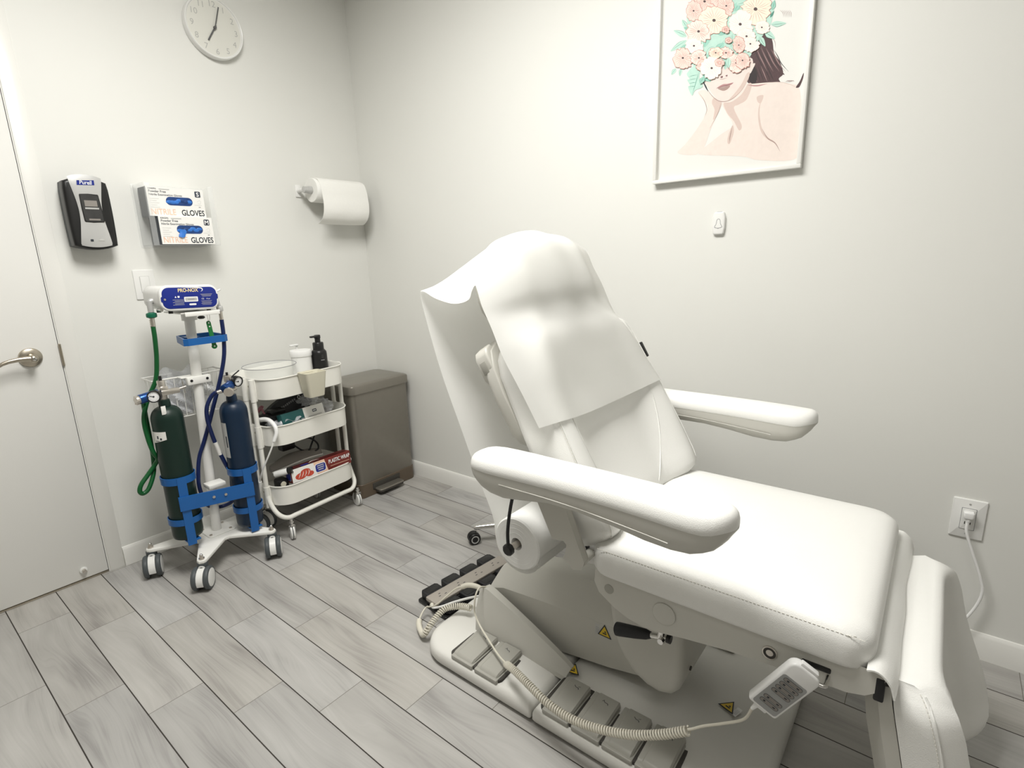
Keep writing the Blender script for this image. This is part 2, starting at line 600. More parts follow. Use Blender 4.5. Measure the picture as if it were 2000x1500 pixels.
    def text(self, s, size, m, x=0.0, y=0.0, z=0.0, align='LEFT', bold=0.0, sx=1.0, shear=0.0):
        cu = bpy.data.curves.new('lettering', 'FONT')
        cu.body = s
        cu.size = size
        cu.align_x = align
        cu.align_y = 'TOP_BASELINE'
        y = y - .72 * size
        cu.offset = bold * size
        cu.shear = shear
        cu.resolution_u = 3
        ob = bpy.data.objects.new('lettering', cu)
        COL.objects.link(ob)
        bpy.context.view_layer.update()
        me = bpy.data.meshes.new_from_object(ob)
        vs = [(x + p.co.x * sx, y + p.co.y, z) for p in me.vertices]
        fs = [list(p.vertices) for p in me.polygons]
        bpy.data.objects.remove(ob)
        bpy.data.curves.remove(cu)
        bpy.data.meshes.remove(me)
        return self.add(vs, fs, m)

    def build(self, name, parent=None, loc=None, angle=38.0, rec=True):
        off = Vector((0, 0, 0))
        p = parent
        while p is not None:
            off += p.location
            p = p.parent
        if loc is not None:
            off = Vector(loc)
        me = bpy.data.meshes.new(name)
        me.from_pydata([tuple(q - off) for q in self.v], [], self.f)
        for m in self.mats:
            me.materials.append(m)
        me.polygons.foreach_set('material_index', self.fm)
        if rec:
            bm = bmesh.new()
            bm.from_mesh(me)
            bmesh.ops.recalc_face_normals(bm, faces=bm.faces)
            bm.to_mesh(me)
            bm.free()
        me.polygons.foreach_set('use_smooth', [True] * len(me.polygons))
        me.set_sharp_from_angle(angle=math.radians(angle))
        me.update()
        ob = bpy.data.objects.new(name, me)
        COL.objects.link(ob)
        if parent is not None:
            ob.parent = parent
        elif loc is not None:
            ob.location = loc
        return ob


def tag(o, label, cat, group=None):
    o['label'] = label
    o['category'] = cat
    if group:
        o['group'] = group
    return o


def thing(name, label, cat, loc, group=None):
    o = bpy.data.objects.new(name, None)
    o.empty_display_size = 0.05
    o.location = loc
    COL.objects.link(o)
    return tag(o, label, cat, group)


def struct(o):
    o['kind'] = 'structure'
    return o


def note(o, label):
    o['label'] = label
    return o


def copy_thing(root, loc, label, group=None):
    r = root.copy()
    COL.objects.link(r)
    r.location = loc
    r['label'] = label
    if group:
        r['group'] = group
    for ch in list(root.children):
        c = ch.copy()
        COL.objects.link(c)
        c.parent = r
        for g in list(ch.children):
            d = g.copy()
            COL.objects.link(d)
            d.parent = c
    return r

# ------------------------------------------------------------------ the room
def plane(name, pts, m):
    return struct(MB().poly(pts, m).build(name, rec=False))


plane('floor', [(ROOM_L, ROOM_F, 0), (0, ROOM_F, 0), (0, 0, 0), (ROOM_L, 0, 0)], M['floor'])
plane('ceiling', [(ROOM_L, ROOM_F, ROOM_H), (ROOM_L, 0, ROOM_H), (0, 0, ROOM_H), (0, ROOM_F, ROOM_H)], M['ceiling'])
DX0, DX1, DH = -2.42, -1.503, 2.20          # door leaf
CX0, CX1, CH = -2.48, -1.444, 2.27          # outer edge of its casing
b = MB()
b.poly([(ROOM_L, 0, 0), (DX0, 0, 0), (DX0, 0, ROOM_H), (ROOM_L, 0, ROOM_H)], M['wall'])
b.poly([(DX1, 0, 0), (0, 0, 0), (0, 0, ROOM_H), (DX1, 0, ROOM_H)], M['wall'])
b.poly([(DX0, 0, DH), (DX1, 0, DH), (DX1, 0, ROOM_H), (DX0, 0, ROOM_H)], M['wall'])
struct(b.build('wall_back', rec=False))
plane('wall_right', [(0, 0, 0), (0, ROOM_F, 0), (0, ROOM_F, ROOM_H), (0, 0, ROOM_H)], M['wall'])
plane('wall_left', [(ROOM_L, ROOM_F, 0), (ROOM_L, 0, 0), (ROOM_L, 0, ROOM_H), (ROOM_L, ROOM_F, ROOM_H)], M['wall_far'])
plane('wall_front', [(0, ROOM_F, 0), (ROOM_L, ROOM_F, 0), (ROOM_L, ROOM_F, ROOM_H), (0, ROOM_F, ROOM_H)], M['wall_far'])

# baseboards with a stepped, rounded top
BPROF = [(0.0, 0.0), (0.013, 0.0), (0.013, 0.064), (0.011, 0.068), (0.0105, 0.074), (0.0075, 0.080), (0.004, 0.0855), (0.0, 0.087)]


def baseboard(name, p0, p1, n):
    p0, p1, n = Vector(p0), Vector(p1), Vector(n)
    r = [[q + n * d + Vector((0, 0, z)) for d, z in BPROF] for q in (p0, p1)]
    return struct(MB().loft(r, M['trim']).build(name, angle=30))


baseboard('baseboard_back', (CX1, 0, 0), (-0.013, 0, 0), (0, -1, 0))
baseboard('baseboard_right', (0, 0, 0), (0, ROOM_F, 0), (-1, 0, 0))

# door casing, leaf, hardware
b = MB()
cas = 0.0028
b.box(((DX1 + 0.004 + CX1) / 2, -cas / 2, DH / 2 + 0.002), (CX1 - DX1 - 0.004, cas, DH + 0.004), M['trim'], 0.0015)
b.box(((DX0 + CX0) / 2 - 0.002, -cas / 2, DH / 2 + 0.002), (DX0 - CX0 - 0.004, cas, DH + 0.004), M['trim'], 0.0015)
b.box(((CX0 + CX1) / 2, -cas / 2, (DH + 0.004 + CH) / 2), (CX1 - CX0, cas, CH - DH - 0.004), M['trim'], 0.0015)
b.box((DX1 + 0.0035, 0.03, DH / 2), (0.001, 0.05, DH), M['gap'])  # dark strip in place of the shade between leaf and casing
struct(b.build('trim_1'))
door = MB()
door.box(((DX0 + DX1) / 2, 0.018, DH / 2 + 0.004), (DX1 - DX0 - 0.003, 0.036, DH - 0.012), M['door'], 0.0015)
door = struct(door.build('door_1'))
struct(MB().box(((DX0 + DX1) / 2, 0.018, 0.004), (DX1 - DX0, 0.042, 0.006), M['nickel'], 0.002).build('trim_2'))
struct(MB().poly([(DX0, 0.055, 0), (DX1 + 0.004, 0.055, 0), (DX1 + 0.004, 0.055, DH + .01), (DX0, 0.055, DH + .01)], M['gap']).build('door_gap_shade', rec=False))  # dark sheet behind the door, stands in for shade seen through the gap
hb = MB()
HX, HZ = -1.594, 0.957
hb.lathe([(0.036, 0), (0.0365, 0.004), (0.034, 0.009), (0.026, 0.0125), (0.016, 0.014), (0.013, 0.02), (0.012, 0.045)], M['nickel'], (HX, 0, HZ), (0, -1, 0), 36)
hb.build('rosette', door)
hb = MB()
hb.sphere((HX, -0.052, HZ), 0.0155, M['nickel'], (1, 0.9, 1))
rings = []
for x, z, rz, ry in ((0, 0, .011, .010), (-.02, .002, .0105, .0085), (-.045, .003, .0085, .0075), (-.07, 0.0, .0075, .0065),
                     (-.088, -.005, .0075, .006), (-.100, -.0115, .007, .006), (-.107, -.017, .005, .0045), (-.109, -.019, .002, .002)):
    rings.append([(HX + x, -0.054 + ry * math.cos(a), HZ + z + rz * math.sin(a)) for a in [2 * PI * k / 16 for k in range(16)]])
hb.loft(rings, M['nickel'])
hb.cyl((HX, -0.066, HZ), (HX, -0.072, HZ), 0.007, M['chrome'], n=18, bev=0.001)
hb.build('door_lever', door)
hb = MB()
hb.box((DX1 + 0.002, -0.004, 0.953), (0.006, 0.012, 0.088), M['nickel'], 0.001)
hb.cyl((DX1 + 0.002, -0.007, 0.911), (DX1 + 0.002, -0.007, 0.995), 0.0045, M['nickel'], n=12)
hb.build('hinge', door)
hb = MB()
hb.cyl((-1.587, 0.0, 0.05), (-1.587, -0.010, 0.05), 0.014, M['white'], n=24, bev=0.003)
hb.cyl((-1.587, -0.008, 0.05), (-1.587, -0.024, 0.05), 0.0075, M['steel'], n=18, bev=0.002)
hb.build('door_bumper', door)

# ceiling panels (above the frame of the photograph; they light the room)
for i, (lx, ly) in enumerate(LIGHT_SPOTS):
    t = thing('ceiling_light', ('flat white ceiling panel above the treatment chair' if i == 0 else 'flat white ceiling panel near the camera corner of the room'),
              'ceiling light', (lx, ly, ROOM_H), 'ceiling panels')
    f = MB()
    for sx in (-1, 1):
        f.box((lx + sx * 0.305, ly, ROOM_H - 0.02), (0.03, 1.24, 0.04), M['white_metal'], 0.003)
        f.box((lx, ly + sx * 0.605, ROOM_H - 0.02), (0.58, 0.03, 0.04), M['white_metal'], 0.003)
    f.build('frame', t)
    MB().box((lx, ly, ROOM_H - 0.02), (0.58, 1.18, 0.012), M['lamp']).build('diffuser', t)

# ------------------------------------------------------------------ treatment chair
CX = -0.712
chair = thing('treatment_chair', 'large white leather reclining treatment chair with beige plastic base and two armrests', 'treatment chair', (CX, -2.05, 0))


def sstep(a, b_, x):
    t = max(0.0, min(1.0, (x - a) / (b_ - a)))
    return t * t * (3 - 2 * t)


def interp(tab, x):
    if x <= tab[0][0]:
        return tab[0][1]
    for (a, fa), (c, fc) in zip(tab, tab[1:]):
        if x <= c:
            t = (x - a) / (c - a)
            t = t * t * (3 - 2 * t) * 0.5 + t * 0.5
            return fa + (fc - fa) * t
    return tab[-1][1]


def stitches(b, pts, m, step=0.0075, ln=0.0046, r=0.00065):
    P = catmull(pts, 10)
    d = 0.0
    nxt = 0.0
    for i in range(1, len(P)):
        seg = (P[i] - P[i - 1]).length
        while nxt <= d + seg:
            t = (nxt - d) / max(seg, 1e-9)
            p = P[i - 1].lerp(P[i], t)
            tv = (P[i] - P[i - 1]).normalized() * ln / 2
            b.tube([p - tv, p + tv], r, m, n=5, smooth=0)
            nxt += step
        d += seg


# --- base: two moulded sections with pedals set into both sides
BX = CX


def basesec(name, y0, y1, rh, rf):
    out = rrect(0.664, y0 - y1, (rf, rh, rh, rf), 8, BX, (y0 + y1) / 2)
    b = MB()
    prof = [(0.012, 0.006), (0.004, 0.010), (0.0, 0.018), (0.001, 0.036), (0.004, 0.045), (0.010, 0.0515), (0.019, 0.0545), (0.045, 0.057), (0.10, 0.062), (0.16, 0.067)]
    b.loft([[(p[0], p[1], z) for p in shrink(out, i)] for i, z in prof], M['shell_light'])
    return b.build(name, chair, angle=50)


basesec('base_head_section', -1.462, -1.930, 0.105, 0.006)
foot = basesec('base_foot_section', -1.935, -2.515, 0.006, 0.13)
b = MB()
out = rrect(0.60, 1.01, 0.10, 6, BX, -1.985)
b.slab(out, 0.0, 0.012, M['recess'])
b.build('base_skid', chair)


def pedal_icon(b, x, y, z, s, k):
    # small seat pictogram: back, seat and leg strokes
    b.at(frame((x, y, z), (0, s * -1, 0), (s, 0, 0)))
    for pts in ([(-.008, .004), (-.002, -.001)], [(-.002, -.001), (.006, -.001)], [(.006, -.001), (.009, -.006)]):
        b.line(pts, 0.0016, 0.0, M['ink'], smooth=0)
    if k % 2:
        b.line([(-.011, -.001), (-.006, .007)], 0.0012, 0, M['ink'], smooth=0)
    else:
        b.line([(.004, .003), (.010, .006)], 0.0012, 0, M['ink'], smooth=0)
    b.at(Matrix())


PED = [(-1.660, .084), (-1.757, .084), (-2.006, .080), (-2.099, .080), (-2.190, .080), (-2.281, .080)]
for side in (-1, 1):
    for y0, y1 in ((-1.605, -1.812), (-1.952, -2.334)):
        rb = MB()
        o = rrect(0.136, y0 - y1, 0.016, 5, BX + side * 0.2515, (y0 + y1) / 2)
        rb.slab(o, 0.040, 0.0635, M['recess'], 0.002)  # raised dark plate, its colour stands in for shade around the pedals
        rb.build('pedal_gap_shade', chair)
    for k, (y, w) in enumerate(PED):
        xc = BX + side * 0.2575
        pb = MB()
        # keel-shaped pedal: flat pad sloping outwards, rounded outer lip and side step
        sec = []
        for yy, dz, dx in ((y - w / 2, -.006, .003), (y - w / 2 + .004, 0, 0), (y + w / 2 - .018, 0, 0), (y + w / 2 - .014, -.0035, 0), (y + w / 2 - .002, -.004, 0), (y + w / 2, -.010, .003)):
            sec.append([(xc - side * (.064 - dx), yy, .056), (xc - side * (.064 - dx), yy, .079 + dz), (xc - side * .057, yy, .0815 + dz),
                        (xc + side * .048, yy, .0735 + dz), (xc + side * (.057 - dx), yy, .069 + dz), (xc + side * (.062 - dx), yy, .062 + dz), (xc + side * (.062 - dx), yy, .046)])
        pb.loft(sec, M['pedal'])
        pb.box((xc + side * .005, y - .002, .058), (.126, w + .004, .014), M['pedal'], .003)
        pedal_icon(pb, xc - side * .040, y - 0.006, .0807, 1, k)
        pb.build('foot_pedal', chair, angle=28)

# --- rear side cover with a sloping ridge
fb = MB()
rings = []
for s in [0, .04, .12, .25, .4, .55, .7, .85, .95, 1.0]:
    y = -1.602 - 0.356 * s
    h = 0.150 * (1 - s) ** 0.85 + 0.004
    if s < .1:
        h *= (.86 if s == 0 else .97)
    w = 0.075 - 0.02 * s
    x0 = CX - 0.195
    z0 = .052
    k = 0.62 if s < .1 else 1.0
    rings.append([(x0 + .002, y, z0), (x0 + .004, y, z0 + .012 + .10 * h), (x0 + .012, y, z0 + .015 + .60 * h * (1 - .5 * s)), (x0 + .034, y, z0 + .018 + h),
                  (x0 + w - .006, y, z0 + .018 + h * .94), (x0 + w, y, z0 + .012 + h * .88), (x0 + w, y, z0)])
fb.loft(rings, M['shell'])
for r in (rings,):
    pass
fb.build('side_cover', chair, angle=24)
fb = MB()
fb.loft([[(2 * CX - p[0], p[1], p[2]) for p in r] for r in rings], M['shell'])
fb.build('side_cover', chair, angle=24)

# --- lifting arm and front knee column
ab = MB()
rings = []
for y, zt, zr, zb in ((-1.585, .150, .175, .05), (-1.60, .185, .225, .05), (-1.66, .207, .262, .052), (-1.85, .224, .300, .058), (-2.05, .238, .325, .090), (-2.16, .250, .34, .115)):
    rings.append([(CX - .108, y, zb), (CX - .108, y, zt - .008), (CX - .102, y, zt), (CX - .045, y, zr - .006), (CX - .03, y, zr), (CX + .03, y, zr), (CX + .045, y, zr - .006), (CX + .102, y, zt), (CX + .108, y, zt - .008), (CX + .108, y, zb)])
ab.loft(rings, M['shell'])
arm_part = ab.build('lifting_arm', chair, angle=30)
kb = MB()
prof = [(-2.085, .44), (-2.092, .37), (-2.100, .31), (-2.116, .255), (-2.140, .215), (-2.170, .184), (-2.205, .166), (-2.240, .161), (-2.272, .170), (-2.290, .192), (-2.296, .225), (-2.300, .30), (-2.302, .44)]
kb.at(frame((0, 0, 0), (0, 1, 0), (0, 0, 1)))
kb.slab(prof[::-1], CX - .190, CX + .190, M['shell'], 0.022, 4)
kb.at(Matrix())
for z in (.385, .235):
    kb.cyl((CX - .135, -2.3005, z), (CX - .135, -2.3035, z), .006, M['recess'], n=12)
kb.build('knee_column', chair, angle=40)
# warning stickers
def sticker(name, mtx, flip):
    s = MB().at(mtx)
    t = 0.021
    s.flat([(-.024 * flip - .007, -.018), (-.024 * flip + .007, -.018), (-.024 * flip + .007, .016), (-.024 * flip - .007, .016)], 0.0003, M['silver'])
    s.flat([(-t * 1.08, -t * .8), (t * 1.08, -t * .8), (0, t * 1.15)], 0.0006, M['ink'])
    s.flat([(-t * .82, -t * .64), (t * .82, -t * .64), (0, t * .85)], 0.0009, M['yellow'])
    s.flat([(-.006, -.008), (.007, -.008), (.006, -.004), (-.006, -.004)], 0.0012, M['ink'])
    s.flat([(-.0015, -.001), (.006, -.003), (.003, .004)], 0.0012, M['ink'])
    for q in range(4):
        s.line([(-.024 * flip - .005, -.010 + q * .005), (-.024 * flip + .005, -.010 + q * .005)], .001, .0006, M['ink_grey'], smooth=0)
    s.at(Matrix())
    return note(s.build(name, chair), 'yellow triangular pinch warning sticker')


sticker('warning_sticker', frame((CX - .1083, -2.040, .205), (0, -1, 0), (0, .07, 1)), 1)
sticker('warning_sticker', frame((CX - .155, -1.962, .0690), (.25, -1, 0), (1, .25, 0.05)), 1)
sticker('warning_sticker', frame((CX - .02, -2.372, .0696), (-.3, -1, 0), (1, -.3, 0)), -1)

# --- seat
sb = MB()
prof = [(-2.124, .522), (-2.122, .500), (-2.132, .480), (-2.170, .456), (-2.205, .443), (-2.237, .438), (-2.275, .440), (-2.330, .451), (-2.426, .466), (-2.540, .476), (-2.640, .481), (-2.664, .488), (-2.680, .502), (-2.685, .522)]
sb.at(frame((0, 0, 0), (0, 1, 0), (0, 0, 1)))
sb.slab(prof, CX - .292, CX + .292, M['shell'], 0.012, 4)
sb.at(Matrix())
frame_part = sb.build('seat_frame', chair, angle=40)
c_ = MB()
xs = CX - .2925
c_.cyl((xs, -2.289, .482), (xs - .0022, -2.289, .482), .0265, M['shell'], n=36, bev=.001)
c_.build('cover_cap', frame_part)
c_ = MB()
c_.cyl((xs + .001, -2.150, .490), (xs - .0008, -2.150, .490), .012, M['pedal'], n=24)  # flat disc, the shade of the hollow is put into its darker colour
c_.build('finger_recess', frame_part)
c_ = MB()
c_.lathe([(.0145, 0), (.0145, .0015), (.012, .002), (.012, .001), (.007, .001), (.0068, .0016), (.003, .0016)], M['steel'], (xs, -2.509, .489), (-1, 0, 0))
c_.cyl((xs, -2.509, .489), (xs - .0013, -2.509, .489), .0118, M['recess'])
c_.cyl((xs, -2.509, .489), (xs - .0018, -2.509, .489), .006, M['steel'])
c_.build('socket', frame_part)
c_ = MB()
c_.box((xs + .004, -2.590, .499), (.012, .050, .012), M['black'], .003)
c_.build('hook_slot', frame_part)
c_ = MB()
c_.tube([(xs + .002, -2.556, .492), (xs - .020, -2.556, .490), (xs - .030, -2.560, .490), (xs - .030, -2.606, .486), (xs - .022, -2.611, .486), (xs + .002, -2.611, .488)], .004, M['chrome'], smooth=4)
c_.build('remote_hook', frame_part)

sb = MB()
out = rrect(0.604, 0.588, (.055, .060, .060, .050), 8, CX, -2.384)
prof = [(.008, .5225), (.002, .526), (0, .533), (0, .566), (.0018, .578), (.007, .589), (.016, .5975), (.029, .6035), (.05, .608), (.09, .611), (.15, .6128), (.22, .6135)]
sb.loft([[(p[0], p[1], z) for p in shrink(out, i)] for i, z in prof], M['leather'])
o3 = shrink(out, .0062)
stitches(sb, [(p[0], p[1], .5888) for p in o3[25:31]], M['thread'])
sb.build('seat_cushion', chair, angle=60)

# lever handle below the seat frame
lb = MB()
lx = CX - .262
lb.at(frame((lx, -2.262, .392), (0, 1, -.26), (1, 0, 0)))
lb.lathe([(.008, 0), (.012, .012), (.0145, .040), (.0165, .085), (.0162, .092), (.012, .095)], M['black_soft'], (.016, 0, 0), (1, 0, 0), 20)
lb.cyl((-.006, 0, 0), (.020, 0, 0), .0065, M['chrome'], n=16)
lb.at(Matrix())
lb.cyl((lx, -2.272, .383), (lx, -2.272, .455), .0085, M['chrome'], n=16)
lb.cyl((lx - .016, -2.276, .393), (lx + .03, -2.276, .393), .007, M['chrome'], n=16)
lb.cyl((lx, -2.296, .398), (lx, -2.286, .398), .010, M['black'], n=16)
lb.cyl((lx, -2.290, .398), (lx, -2.27, .395), .005, M['chrome'], n=12)
lb.build('lever_handle', chair)

# --- leg rest (hanging down from the front of the seat)
LGO = Vector((CX, -2.705, .506))
LGU = Vector((0, .215, .9766))
LG = frame(LGO, (1, 0, 0), LGU)          # x lateral, y up along the pad, z outwards
HWL = .292


def lg_section(u):
    """closed ring in leg-rest coordinates at distance u below its top"""
    hw = HWL - .03 * (1 - sstep(0, .05, u)) - .05 * sstep(.36, .44, u)
    bol = .024 * sstep(.12, .34, u)
    end = min(1.0, (u + .002) / .05)
    end = math.sqrt(max(0.0, 1 - (1 - end) ** 2))
    e2 = min(1.0, (.443 - u) / .06)
    e2 = math.sqrt(max(0.0, 1 - (1 - e2) ** 2))
    th = (.088 + .01 * sstep(0, .1, u)) * (.45 + .55 * min(end, 1)) * (.5 + .5 * e2)
    pts = [(-hw * .96, -u, 0.0)]
    for k in range(25):
        s = -1 + 2 * k / 24
        ed = 1 - max(0, (abs(s) - .90) / .10) ** 2 * .38
        dip = -.050 * sstep(.93, .60, abs(s)) * sstep(.0, .07, u)
        z = th * ed + (bol * sstep(.35, .80, abs(s)) * (1 - max(0, (abs(s) - .88) / .12) ** 2 * .5) + dip) * (.4 + .6 * e2)
        pts.append((hw * s, -u, z))
    pts.append((hw * .96, -u, 0.0))
    return pts


gb = MB().at(LG)
us = [0.0, .006, .014, .025, .04, .06, .085, .12, .16, .20, .24, .28, .32, .35, .38, .40, .418, .43, .438, .442]
gb.loft([lg_section(u) for u in us], M['leather'])
edge = [lg_section(u)[1] for u in us[2:17]]
edge = [(p[0] + .001, p[1], p[2] + .001) for p in edge]
gb.tube(edge, .002, M['leather'], n=6, smooth=4)
PW = [(p[0] - .001, p[1] + .001, p[2] - .006) for p in edge]
stitches(gb, PW, M['thread'])
stitches(gb, [(p[0] + .005, p[1], p[2] + .0045) for p in edge], M['thread'])
top = [(p[0], p[1] + .001, p[2]) for p in lg_section(.0)]
gb.at(Matrix())
gb.build('leg_rest_cushion', chair, angle=60)
gb = MB().at(LG)
gb.at(LG)
rings = []
for u, t in ((.004, .030), (.02, .046), (.10, .052), (.30, .050), (.40, .038), (.43, .02)):
    hw = HWL - .016
    rings.append([(-hw, -u, -.002), (-hw, -u, -t * .5), (-hw + .03, -u, -t), (hw - .03, -u, -t), (hw, -u, -t * .5), (hw, -u, -.002)])
gb.loft(rings, M['shell'])
gb.at(Matrix())
gb.build('leg_rest_shell', chair, angle=35)
gb = MB()


def flapf(a, c):
    x = CX - .306 + .612 * a
    wob = .0025 * math.sin(a * 7.0) + .0012 * math.sin(a * 17)
    w = .5 - .5 * math.cos(PI * c)
    y = -2.668 - (.046 + wob) * c
    z = .536 + .012 * math.sin(PI * (c * .85 + .12)) - .024 * c * c + wob * .6 * c
    if c > .999:
        z -= .012
    return (x, y, z)


gb.grid(40, 9, flapf, M['leather'], .003)
gb.build('joint_flap', chair, angle=60)
gb = MB()
gb.box((CX, -2.690, .500), (.585, .016, .050), M['black_soft'], .003)  # black block standing in for the shade in the gap below the flap
gb.build('hinge_gap_shade', chair)

# --- back rest
BO = Vector((CX, -2.140, .645))
BF = frame(BO, (1, 0, 0), (0, .5, .866025))     # x lateral, y up the back, z out of the front
HW = [(-.048, .225), (-.044, .252), (-.030, .276), (0, .292), (.06, .301), (.14, .303), (.25, .298), (.36, .288), (.44, .280), (.485, .262), (.515, .232), (.535, .192), (.545, .15)]


def back_front(v, u):
    hw = interp(HW, u)
    s = min(1.0, abs(v) / hw)
    rec = .042 * sstep(.60, .40, u) * (1 - .15 * sstep(.1, 0, u)) + .006
    z = .010 - (rec + .01) * sstep(.88, .42, s)
    z -= .020 * max(0, (s - .90) / .10) ** 2
    z -= .05 * sstep(.47, .55, u) ** 1.5 + .05 * sstep(-.0, -.05, u) ** 2
    return z


bk = MB().at(BF)
us = [-.048, -.046, -.042, -.034, -.022, -.005, .03, .07, .12, .17, .22, .27, .32, .37, .41, .44, .465, .485, .50, .515, .526, .535, .541, .545]
rings = []
for u in us:
    hw = interp(HW, u)
    e = min(1, (u + .048) / .035, (.546 - u) / .04)
    e = math.sqrt(max(0.02, 1 - (1 - max(0, e)) ** 2))
    zb = -.060 - .066 * e
    pts = [(-hw * .93, u, zb), (-hw * .985, u, zb + .012 * e), (-hw, u, zb + .030 * e)]
    n = 30
    for k in range(n + 1):
        s = -1 + 2 * k / n
        s = math.copysign(abs(s) ** .85, s)
        pts.append((hw * s, u, back_front(hw * s, u)))
    pts += [(hw, u, zb + .030 * e), (hw * .985, u, zb + .012 * e), (hw * .93, u, zb)]
    rings.append(pts)
bk.loft(rings, M['leather'])
for sgn in (-1, 1):
    us2 = [-.03, 0, .06, .14, .22, .30, .38, .44, .48]
    sd = [(sgn * interp(HW, u) * .955, u, back_front(interp(HW, u) * .955, u) + .0012) for u in us2]
    bk.tube(sd, .0016, M['leather'], n=6, smooth=5)
    stitches(bk, [(p[0] + sgn * .004, p[1], p[2] - .0012) for p in sd], M['thread'])
    stitches(bk, [(p[0] - sgn * .005, p[1], p[2] + .0004) for p in sd], M['thread'])
    inn = [(sgn * (.175 + .05 * sstep(.0, .3, u) - .10 * sstep(.10, -.04, u)), u, 0) for u in us2[:-1]]
    inn = [(p[0], p[1], back_front(p[0], p[1]) + .0008) for p in inn]
    bk.tube(inn, .0016, M['leather'], n=6, smooth=5)
bk.at(Matrix())
bk.build('back_cushion', chair, angle=60)
bk = MB().at(BF)
o = []
for u in (.245, .262, .29, .40, .47, .52, .548, .556):
    o.append((interp([(.245, .24), (.262, .268), (.29, .282), (.40, .286), (.47, .278), (.52, .256), (.548, .21), (.556, .16)], u), u))
outl = [(v, u) for v, u in o] + [(-v, u) for v, u in o[::-1]]
bk.slab(outl, -.168, -.120, M['shell'], 0.004, 3, .022)
for sgn in (-1, 1):
    ear = [(.240, .430), (.268, .440), (.276, .452), (.277, .512), (.268, .530), (.245, .540), (.22, .50)]
    ear = [(sgn * v, u) for v, u in ear]
    if sgn < 0:
        ear = ear[::-1]
    bk.slab(ear, -.172, -.124, M['shell'], 0.006, 3)
bk.at(Matrix())
shell_part = bk.build('back_shell', chair, angle=40)
for sgn in (-1, 1):
    c_ = MB().at(BF)
    c_.box((sgn * .2768, .483, -.149), (.003, .034, .022), M['pedal'], .001)  # darker block, its colour gives the shade inside the slot
    c_.at(Matrix())
    c_.build('grip_slot', shell_part)
# head rest
hr = MB().at(BF)
HH = [(.572, .13), (.576, .155), (.590, .178), (.62, .194), (.68, .200), (.74, .192), (.775, .165), (.792, .125), (.797, .09)]
us = [.572, .574, .578, .586, .60, .62, .65, .68, .71, .74, .76, .775, .785, .792, .797]


def head_front(s, u):
    e = min(1, (u - .570) / .045, (.799 - u) / .05)
    e = math.sqrt(max(0.0, 1 - (1 - max(0, e)) ** 2))
    q = 1 - max(0, (abs(s) - .55) / .45) ** 2 * .55
    return -.065 + (.078 * q) * e


rings = []
for u in us:
    hw = interp(HH, u)
    e = min(1, (u - .570) / .035, (.799 - u) / .04)
    e = math.sqrt(max(0.03, 1 - (1 - max(0, e)) ** 2))
    pts = [(-hw * .9, u, -.065 - .022 * e), (-hw, u, -.065)]
    for k in range(19):
        s = -1 + 2 * k / 18
        pts.append((hw * s, u, max(head_front(s, u), -.064)))
    pts += [(hw, u, -.065), (hw * .9, u, -.065 - .022 * e)]
    rings.append(pts)
hr.loft(rings, M['leather'])
hr.at(Matrix())
hr.build('head_rest_cushion', chair, angle=60)
hr = MB().at(BF)
o = [(-.12, .578), (.12, .578), (.19, .584), (.222, .600), (.233, .625), (.230, .66), (.215, .70), (.19, .74), (.155, .772), (.10, .790), (0, .795), (-.10, .790), (-.155, .772), (-.19, .74), (-.215, .70), (-.230, .66), (-.233, .625), (-.222, .600), (-.19, .584)]
hr.slab(o, -.125, -.082, M['shell'], .004, 3, .020)
hr.box((-.07, .545, -.115), (.022, .08, .010), M['chrome'], .003)
hr.box((.07, .545, -.115), (.022, .08, .010), M['chrome'], .003)
hr.at(Matrix())
hr.build('head_rest_shell', chair, angle=40)
tb = MB().at(BF)
tb.box((.283, .372, -.004), (.012, .052, .030), M['black'], .003)
tb.at(Matrix())
tb.build('release_tab', chair)

# --- arm rests
AY = [-1.812, -1.8135, -1.817, -1.823, -1.832, -1.846, -1.864, -1.89, -1.93, -1.98, -2.06, -2.14, -2.22, -2.29, -2.345, -2.382, -2.405, -2.421, -2.434, -2.443, -2.449, -2.453, -2.455]
AW = [(-2.455, .006), (-2.453, .0155), (-2.449, .0245), (-2.443, .0325), (-2.434, .0405), (-2.421, .0475), (-2.405, .0525), (-2.382, .0555), (-2.345, .0555), (-2.25, .052), (-2.06, .051), (-1.93, .054), (-1.89, .0535), (-1.864, .050), (-1.846, .0445), (-1.832, .037), (-1.823, .030), (-1.817, .023), (-1.8135, .0145), (-1.812, .006)]
ABOT = [(-2.455, .010), (-2.44, .028), (-2.416, .044), (-2.375, .060), (-2.317, .066), (-2.254, .058), (-2.169, .048), (-2.072, .046), (-1.99, .060), (-1.93, .068), (-1.878, .062), (-1.84, .040), (-1.812, .012)]
